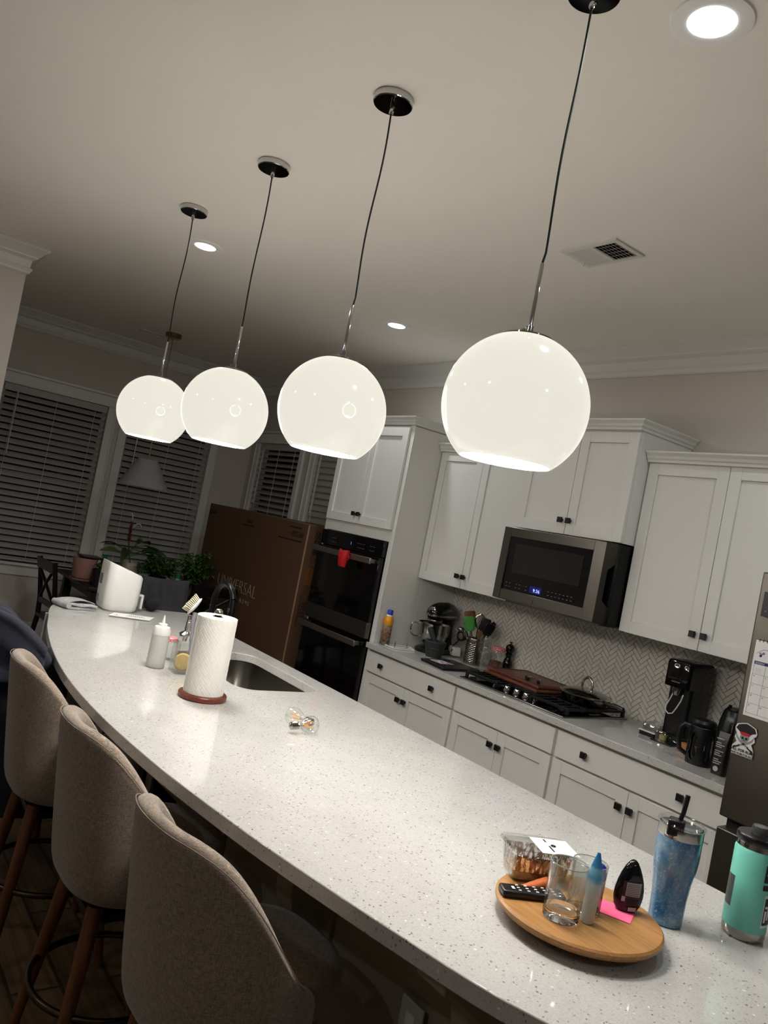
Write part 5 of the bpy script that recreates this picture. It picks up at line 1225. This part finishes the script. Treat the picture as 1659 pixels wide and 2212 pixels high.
# utensil holder
ux,uy=-3.60,3.53
uh=empty('utensil_holder',(ux,uy,H),'perforated stainless steel cylinder full of cooking utensils','utensil holder')
k=N('perforated_steel'); g=k.new('ShaderNodeTexCoord'); 
k.b.inputs['Metallic'].default_value=1; k.b.inputs['Roughness'].default_value=.25; k.b.inputs['Base Color'].default_value=lin('9a968e'); PS=k.m
nseg=60; nz_=22; m=M(); rr0=.053
for i in range(nz_):
    z0=H+.165*i/nz_; z1=H+.165*(i+1)/nz_
    for j in range(nseg):
        a0,a1=2*PI*j/nseg,2*PI*(j+1)/nseg
        hole=(3<=i<=nz_-4) and ((i%2==0 and j%4==0) or (i%2==1 and j%4==2)) and (j%20)<14
        if hole: continue
        m.add([(ux+rr0*math.cos(a0),uy+rr0*math.sin(a0),z0),(ux+rr0*math.cos(a1),uy+rr0*math.sin(a1),z0),(ux+rr0*math.cos(a1),uy+rr0*math.sin(a1),z1),(ux+rr0*math.cos(a0),uy+rr0*math.sin(a0),z1)],[(0,1,2,3)])
m.build('cylinder',PS,uh,solid=.0012)
m=M(); m.lathe([(0,H+.001),(.052,H+.001),(.052,H+.003),(0,H+.003)],36,(ux,uy,0)); m.torus((ux,uy,H+.165),.053,.002,48,8); m.build('rim_and_floor',CHROMEM,uh)
vd=Vector((ux,uy,0)).normalized(); rt_=Vector((vd.y,-vd.x,0))  # rt_ = to the right as seen by the camera
def utensil(name,label,cat,off,lean,h,mh,build):
    """off: position in the holder (right, away); lean: sideways lean; build adds the head at the top"""
    b0=Vector((ux,uy,H+.02))-rt_*lean*.25+vd*off*.3; t=Vector((ux,uy,H+h))+rt_*lean+vd*off
    r=empty(name,tuple(b0),label,cat); 
    M().tube([b0,(b0+t)/2,t],[.004,.0045,.005],10).build('handle',mh,r)
    build(r,t,(t-b0).normalized()); return r
def headmesh(c,ax,w,d,hh,m_,r,name,prof,roll=0):
    s1=rt_.copy(); s1=(s1-ax*s1.dot(ax)).normalized(); s2=s1.cross(ax); s1=Matrix.Rotation(roll,3,ax)@s1; s2=Matrix.Rotation(roll,3,ax)@s2
    rings=[]
    for f,wf in prof: rings.append([tuple(c+ax*(hh*f)+s1*(w*wf*math.copysign(abs(math.cos(a))**.6,math.cos(a)))+s2*(d*math.sin(a))) for a in [2*PI*j/20 for j in range(20)]])
    return M().loft(rings).build(name,m_,r,smooth=50)
SPA=[(0,.25),(.08,.7),(.25,.95),(.6,1),(.92,.98),(1,.8)]; OVL=[(0,.15),(.15,.6),(.4,.95),(.6,1),(.85,.8),(.97,.4),(1,.15)]
GRN=mat('green_silicone','3f8a38',.45); BRN=mat('brown_wood_utensil','6a4326',.5,nz=.15)
utensil('green_spatula','green silicone spatula with a steel handle in the utensil holder','spatula',-.03,-.042,.205,CHROMEM,lambda r,t,a:headmesh(t,a,.034,.005,.095,GRN,r,'blade',SPA))
utensil('wooden_spatula','brown wooden spatula behind the green spatula','spatula',.02,-.045,.228,BRN,lambda r,t,a:headmesh(t,a,.037,.004,.10,BRN,r,'blade',SPA,.2))
utensil('slotted_spoon','steel slotted spoon standing in the middle of the utensil holder','spoon',-.0,.002,.225,CHROMEM,lambda r,t,a:(headmesh(t,a,.036,.007,.10,CHROMEM,r,'bowl',OVL),[headmesh(t-vd*.0085+rt_*q*.009+a*.02,a,.0018,.0012,.045,BLK,r,'slot',OVL) for q in (-1,0,1)]))
def ladle(r,t,a):
    c=t+Vector((0,0,.0)); M().sphere(tuple(c-rt_*.02),.024,24,(1,1,.6)).build('cup',CHROMEM,r)
utensil('ladle','small steel ladle hooked out to the left of the green spatula','ladle',-.01,-.082,.205,CHROMEM,ladle)
utensil('black_spatula','black nylon spatula, right of the slotted spoon','spatula',-.015,.030,.21,BLKP,lambda r,t,a:headmesh(t,a,.029,.004,.095,BLKP,r,'blade',SPA))
utensil('black_turner','wide black nylon turner in front at the right of the holder','spatula',-.03,.050,.190,BLKP,lambda r,t,a:headmesh(t,a,.033,.004,.09,BLKP,r,'blade',SPA,.3))
utensil('angled_black_turner','black turner leaning farthest right out of the utensil holder','spatula',.02,.068,.245,BLKP,lambda r,t,a:headmesh(t,(a+rt_*.5).normalized(),.022,.004,.05,BLKP,r,'blade',SPA,.9))
utensil('brown_paddle','flat brown wooden paddle low between the slotted spoon and black spatulas','spoon',-.04,.016,.165,BRN,lambda r,t,a:headmesh(t,a,.020,.004,.06,BRN,r,'blade',OVL))
# wine glass
x,y=-3.445,3.465
wg=empty('wine_glass',(x,y,H),'clear stemmed wine glass in front of the red-lidded jar','glass')
M().lathe([(0,H),(.033,H),(.034,H+.002),(.012,H+.005),(.0045,H+.012),(.0035,H+.05),(.005,H+.085),(.016,H+.097),(.034,H+.118),(.041,H+.145),(.038,H+.18),(.031,H+.215),],44,(x,y,0),cap=False).build('goblet',THIN,wg,smooth=60)
x,y=-3.43,3.575
jr=empty('storage_jar',(x,y,H),'glass jar with a red patterned lid, half full of reddish brown contents','jar')
M().lathe([(0,H),(.043,H),(.046,H+.005),(.046,H+.12),(.040,H+.132),(.040,H+.142),],40,(x,y,0),cap=False).build('glass',THIN,jr)
M().lathe([(0,H+.0055),(.0435,H+.0065),(.0435,H+.062),(0,H+.062)],36,(x,y,0)).build('contents',mat('red_brown_spice','5c2c16',.6,nz=.3,nzs=80),jr)
M().lathe([(.0425,H+.128),(.044,H+.131),(.044,H+.150),(.041,H+.153),(0,H+.153)],36,(x,y,0)).build('lid',GING,jr)
x,y=-3.395,3.635
pp=empty('pepper_mill',(x,y,H),'turned black wooden pepper mill against the tiled wall','pepper mill')
M().lathe([(0,H),(.029,H),(.031,H+.006),(.031,H+.018),(.027,H+.024),(.029,H+.045),(.030,H+.06),(.025,H+.078),(.018,H+.095),(.017,H+.105),(.022,H+.118),(.0235,H+.122),(.017,H+.127)],40,(x,y,0)).build('body',BLKG,pp)
M().lathe([(.016,H+.127),(.022,H+.133),(.028,H+.150),(.026,H+.168),(.016,H+.180),(.006,H+.183),(0,H+.184)],40,(x,y,0)).build('head',BLKG,pp)
M().lathe([(.004,H+.183),(.004,H+.188),(.009,H+.190),(.008,H+.197),(0,H+.198)],20,(x,y,0)).build('top_knob',BLKM,pp)
# cooktop
kx0,kx1,ky0,ky1=-3.215,-2.462,3.085,3.60
ck=empty('gas_cooktop',((kx0+kx1)/2,(ky0+ky1)/2,H),'stainless-edged black gas cooktop with five chrome knobs set into the back counter','cooktop')
M().box(kx0,kx1,ky0,ky1,H+.0003,H+.008).build('pan',mat('cooktop_edge_steel','8a8780',.25,1),ck,bevel=.003)
M().box(kx0+.012,kx1-.012,ky0+.014,ky1-.012,H+.008,H+.0105).build('glass_top',BLKG,ck)
for i,(a,b) in enumerate([(-2.985,3.145),(-2.915,3.155),(-2.848,3.162),(-2.78,3.162),(-2.72,3.155)]):
    kk=M().lathe([(0,H+.0105),(.022,H+.0105),(.022,H+.014),(.0185,H+.016),(.0175,H+.034),(.016,H+.036),(0,H+.036)],32,(a,b,0)).build('knob',CHROME,ck)
    M().box(a-.004,a+.004,b-.017,b+.017,H+.036,H+.043).build('grip',mat('knob_grey','4a4a4a',.3,.8),kk,bevel=.001)
for (a,b,r_) in ((-3.06,3.30,.036),(-3.06,3.47,.03),(-2.84,3.40,.05),(-2.62,3.28,.03),(-2.61,3.47,.04)):
    bb_=M().lathe([(0,H+.0105),(r_+.01,H+.0105),(r_+.008,H+.02),(0,H+.022)],32,(a,b,0)).build('burner',mat('burner_aluminium','55534f',.4,1),ck)
    M().lathe([(0,H+.022),(r_,H+.022),(r_,H+.028),(r_-.004,H+.031),(0,H+.031)],32,(a,b,0)).build('burner_cap',BLK,bb_)
GI=mat('cast_iron','0b0b0c',.55,.2)
for (a0,a1) in ((-3.20,-2.955),(-2.95,-2.73),(-2.725,-2.475)):
    m=M(); y0=3.195 if (a0<-3 or a0>-2.95) else 3.20; y0=3.20 if a0>-3.1 and a0<-2.8 else 3.115 if a0<-3.1 else 3.13
    y1=ky1-.02; zt=H+.044
    for yy in (y0,y1): m.box(a0,a1,yy-.006,yy+.006,zt-.014,zt)
    for xx in (a0+.006,a1-.006): m.box(xx-.006,xx+.006,y0,y1,zt-.014,zt)
    nb=5
    for q in range(1,nb): xx=a0+(a1-a0)*q/nb; m.box(xx-.004,xx+.004,y0,y1,zt-.010,zt)
    for q in (.33,.66): yy=y0+(y1-y0)*q; m.box(a0,a1,yy-.005,yy+.005,zt-.012,zt)
    for xx in (a0+.006,a1-.006):
        for yy in (y0+.004,y1-.004): m.box(xx-.008,xx+.008,yy-.008,yy+.008,H+.0105,zt)
    m.build('grate',GI,ck,bevel=.0015,seg=1)
ZG=H+.0445
# two boards on the grates
def board(P,z,label,th=.014):
    g=empty('cutting_board',(sum(p[0] for p in P)/4,sum(p[1] for p in P)/4,z),label,'cutting board')
    M().loft([[(a,b,z) for a,b in P],[(a,b,z+th) for a,b in P]]).build('board',REDWOOD,g,bevel=.004,seg=3)
    c=(sum(a for a,b in P)/4,sum(b for a,b in P)/4); m=M(); m.tube([(c[0]+(a-c[0])*.9,c[1]+(b-c[1])*.86,z+th+.0002) for a,b in P+P[:1]],.0022,6); m.build('juice_groove',mat('groove_shadow_wood','3a170b',.6),g)
BP1=[(-3.19,3.235),(-2.75,3.195),(-2.735,3.50),(-3.175,3.54)]
BP2=[(-3.205,3.275),(-2.775,3.235),(-2.755,3.545),(-3.185,3.585)]
board(BP1,ZG,'reddish wooden cutting board lying on the cooktop grates, lower of the two')
board(BP2,ZG+.0145,'reddish wooden cutting board on the cooktop, upper of the two, with tools on it')
ZB=ZG+.0292
kn=empty('peeler',(-2.95,3.36,ZB),'steel peeler with a black handle lying on the upper cutting board','peeler')
m=M(); m.tube([(-2.985,3.42,ZB+.003),(-2.98,3.37,ZB+.008),(-2.965,3.335,ZB+.008)],.003,8); m.tube([(-2.995,3.42,ZB+.003),(-2.965,3.415,ZB+.003)],.004,8); m.tube([(-2.96,3.41,ZB+.003),(-2.955,3.37,ZB+.008),(-2.96,3.335,ZB+.008)],.003,8); m.build('yoke',CHROME,kn)
M().tube([(-2.962,3.34,ZB+.009),(-2.93,3.31,ZB+.011),(-2.89,3.28,ZB+.010)],[.008,.012,.009],12).build('handle',BLKP,kn)
kn=empty('pizza_cutter',(-2.87,3.33,ZB),'small steel tool with a curved neck and black grip beside the peeler on the board','kitchen tool')
M().tube([(-2.905,3.375,ZB+.004),(-2.88,3.36,ZB+.012),(-2.865,3.335,ZB+.008)],[.004,.005,.005],10).build('neck',CHROME,kn)
M().tube([(-2.865,3.335,ZB+.009),(-2.845,3.31,ZB+.010),(-2.825,3.29,ZB+.009)],[.009,.011,.008],12).build('grip',BLKP,kn)
# frying pan with glass lid
x,y=-2.585,3.385; z=ZG
fp=empty('frying_pan',(x,y,z),'stainless frying pan with a glass lid on the right side of the cooktop','pan')
M().lathe([(0,z),(.095,z),(.108,z+.006),(.128,z+.040),(.133,z+.044),(.131,z+.0455),(.126,z+.042),(.106,z+.009),(0,z+.005)],64,(x,y,0)).build('body',CHROMEM,fp,smooth=60)
dv_=Vector((.89,-.10,0)).normalized()
m=M(); p0=Vector((x,y,z+.036))+dv_*.128; m.tube([p0,p0+dv_*.03+Vector((0,0,.004)),p0+dv_*.07+Vector((0,0,.010)),p0+dv_*.13+Vector((0,0,.008))],[.006,.009,.011,.009],12); m.build('handle',STEEL,fp)
ld=empty('glass_lid',(x,y,z+.046),'domed glass pan lid with a tall chrome loop handle','lid')
M().lathe([(.131,z+.0462),(.134,z+.0475),(.134,z+.052),(.129,z+.053)],64,(x,y,0),cap=False).build('steel_rim',CHROME,ld)
M().lathe([(.130,z+.0505),(.115,z+.060),(.08,z+.071),(.04,z+.077),(.001,z+.079)],64,(x,y,0),cap=False)  .build('glass_dome',DISHG,ld,smooth=60)
m=M(); m.tube([Vector((x,y,z+.078))+dv_*a+Vector((0,0,b)) for a,b in ((-.034,0),(-.036,.02),(-.028,.042),(-.010,.056),(.010,.056),(.028,.042),(.036,.02),(.034,0))],[.0065,.0065,.007,.0075,.0075,.007,.0065,.0065],12); m.build('loop_handle',CHROME,ld)
# butter dish and lemon box
def cbox(x,y,w,d,h,ang): return [[(a,b,H+z) for a,b in rrect(x,y,w*s,d*s,.008,4,ang)] for s,z in ((1,.0),(1,h*.85),(.9,h))]
bd=empty('butter_dish',(-2.21,3.43,H),'clear lidded butter dish with a black and white end left of the soda maker','butter dish')
q=cbox(-2.205,3.47,.085,.13,.062,R(8)); M().loft(q).build('lid',DISHG,bd)
m=M(); m.box(-2.245,-2.165,3.392,3.404,H+.001,H+.020); m.build('black_end',BLKP,bd); M().box(-2.25,-2.16,3.388,3.404,H+.020,H+.024).build('white_strip',WHT,bd)
lm=empty('butter_box',(-2.15,3.40,H),'small clear covered dish of yellow butter beside the soda maker','dish')
M().loft(cbox(-2.135,3.43,.055,.085,.048,R(8))).build('cover',DISHG,lm)
M().loft([[(a,b,H+z) for a,b in rrect(-2.133,3.43,w,.055,.012,4,R(8))] for z,w in ((.002,.034),(.024,.036),(.030,.028))]).build('butter',mat('butter_yellow','bfae5a',.6,nz=.1),lm)
# soda maker: front faces the camera (-y), body leans back
sm=empty('soda_maker',(-2.095,3.55,H),'tall black soda maker with a bent white carrying wire, right of the butter dish','soda maker')
sx,sy=-2.115,3.50
def prof(w,y0,y1,z): return [(a,b,H+z) for a,b in rrect(sx,(y0+y1)/2,w,y1-y0,.022,4)]
m=M(); m.loft([prof(.125,3.425,3.62,.0),prof(.130,3.42,3.625,.008),prof(.128,3.425,3.625,.030),prof(.115,3.43,3.625,.036)]); m.build('base',BLKG,sm)
m=M(); m.loft([prof(.122,3.455,3.625,.02),prof(.122,3.455,3.625,.27)]); m.build('back_column',BLKP,sm)
m=M(); m.loft([prof(.130,3.412,3.625,.262),prof(.132,3.41,3.627,.27),prof(.132,3.41,3.627,.372),prof(.126,3.417,3.622,.386),prof(.118,3.425,3.61,.390)]); m.build('head',BLKG,sm)
text('brand_lettering','sodastream',.010,mat('silver_print','a8a8a8',.4),sm,(sx,3.4092,H+.285),(1,0,0),(0,0,1),ext=.0001)
M().lathe([(0,H+.225),(.014,H+.225),(.018,H+.235),(.022,H+.262),(0,H+.262)],24,(sx,3.433,0)).build('nozzle',CHROMEM,sm)
M().tube([(sx-.012,3.433,H+.245),(sx-.022,3.428,H+.205),(sx-.034,3.42,H+.165),(sx-.032,3.418,H+.145),(sx-.012,3.416,H+.133),(sx+.008,3.417,H+.140),(sx+.020,3.42,H+.165),(sx+.032,3.43,H+.205),(sx+.035,3.435,H+.235)],.0032,10).build('white_loop',mat('loop_white','c9c8c2',.35),sm)
ty=tag(M().box(-2.155,-2.045,3.35,3.412,H+.0005,H+.006).build('drip_tray',BLKP,bevel=.002),'thin black tray lying in front of the soda maker','tray')
wb=tag(M().loft([[(a,b,H+z) for a,b in rrect(-1.965,3.35,.075,.05,.006,3,R(-15))] for z in (.0005,.040)]).build('wooden_block',LIGHTW,bevel=.004),'light wood block between the soda maker and the french press','wooden block')
# french press
x,y=-1.835,3.235
fpz=empty('french_press',(x,y,H),'black french press with oval glass windows in its sleeve, at the front of the counter','french press')
M().lathe([(0,H+.006),(.047,H+.006),(.047,H+.168)],48,(x,y,0),cap=False).build('beaker',THIN,fpz)
nn=120; m=M(); hzs=44
def sleeve_hole(a,f):
    for c in (R(-98),R(-24),R(50),R(124),R(-162)):
        d=(a-c+PI)%(2*PI)-PI
        if (d/R(23))**2+((f-.48)/.36)**2<1: return True
    return False
for i in range(hzs):
    for j in range(nn):
        a0,a1=2*PI*j/nn,2*PI*(j+1)/nn; f0,f1=i/hzs,(i+1)/hzs
        if sleeve_hole((a0+a1)/2,(f0+f1)/2): continue
        def PP(a,f): r_=.052+.003*math.sin(f*PI); return (x+r_*math.cos(a),y+r_*math.sin(a),H+.001+.16*f)
        m.add([PP(a0,f0),PP(a1,f0),PP(a1,f1),PP(a0,f1)],[(0,1,2,3)])
m.lathe([(0,H+.0005),(.052,H+.0005),(.052,H+.005),(0,H+.005)],48,(x,y,0)); m.build('sleeve',BLKP,fpz,solid=.004)
m=M(); m.lathe([(.0,H+.168),(.050,H+.168),(.052,H+.176),(.045,H+.188),(.02,H+.194),(0,H+.195)],48,(x,y,0)); m.build('lid',BLKP,fpz)
hdv=Vector((-.88,-.45,0)).normalized(); c=Vector((x,y,0))
M().tube([c+hdv*a+Vector((0,0,H+b)) for a,b in ((.05,.15),(.075,.155),(.092,.135),(.094,.09),(.084,.045),(.054,.028))],[.009,.010,.010,.010,.010,.009],12).build('handle',BLKP,fpz)
# grinder behind
x,y=-1.825,3.455
gr_=empty('coffee_grinder',(x,y,H),'black tapered countertop grinder with a lid, rising behind the french press beside the refrigerator','coffee grinder')
M().lathe([(0,H),(.062,H),(.068,H+.006),(.072,H+.05),(.070,H+.10),(.060,H+.19),(.050,H+.232),(.044,H+.238),(0,H+.240)],48,(x,y,0)).build('body',BLKP,gr_,smooth=50)
m=M(); m.lathe([(.0,H+.238),(.042,H+.238),(.04,H+.246),(.0,H+.248)],32,(x,y,0)); m.lathe([(0,H+.246),(.006,H+.246),(.008,H+.256),(0,H+.258)],16,(x-.022,y-.02,0)); m.build('lid',BLKM,gr_)
M().box(x+.02,x+.045,y-.085,y-.055,H+.02,H+.19).build('handle',BLKP,gr_,bevel=.008)
M().tube([(x+.0,y-.075,H+.135),(x+.03,y-.09,H+.13),(x+.045,y-.085,H+.02)],.006,8).build('steel_strap',CHROMEM,gr_)
# coffee bag
cb=empty('coffee_bag',(-1.72,3.19,H),'dark printed coffee bag squeezed between the french press and the refrigerator','coffee bag')
m=M(); rings=[]
for f,w,d in ((0,.055,.04),(.06,.058,.044),(.4,.056,.04),(.75,.052,.028),(.93,.05,.01),(1,.05,.003)): rings.append([(a,b,H+.001+.175*f) for a,b in rrect(-1.712,3.185,w,d,min(w,d)*.3,4)])
m.loft(rings).build('pouch',mat('dark_brown_foil','17100f',.35,bump=.2,bs=30),cb,smooth=50)
m=M()
for q in range(13):
    zz=H+.045+q*.0085; 
    if q%4!=3: m.box(-1.732,-1.732+.030+.008*math.sin(q*2.3),3.1624,3.1634,zz,zz+.0035)
m.lathe([(0,0),(.011,0),(.011,.001),(0,.001)],24,(-1.716,3.163,H+.025),tilt=Matrix.Rotation(PI/2,3,'X')); m.build('print',mat('silver_print','a8a8a8',.4),cb)
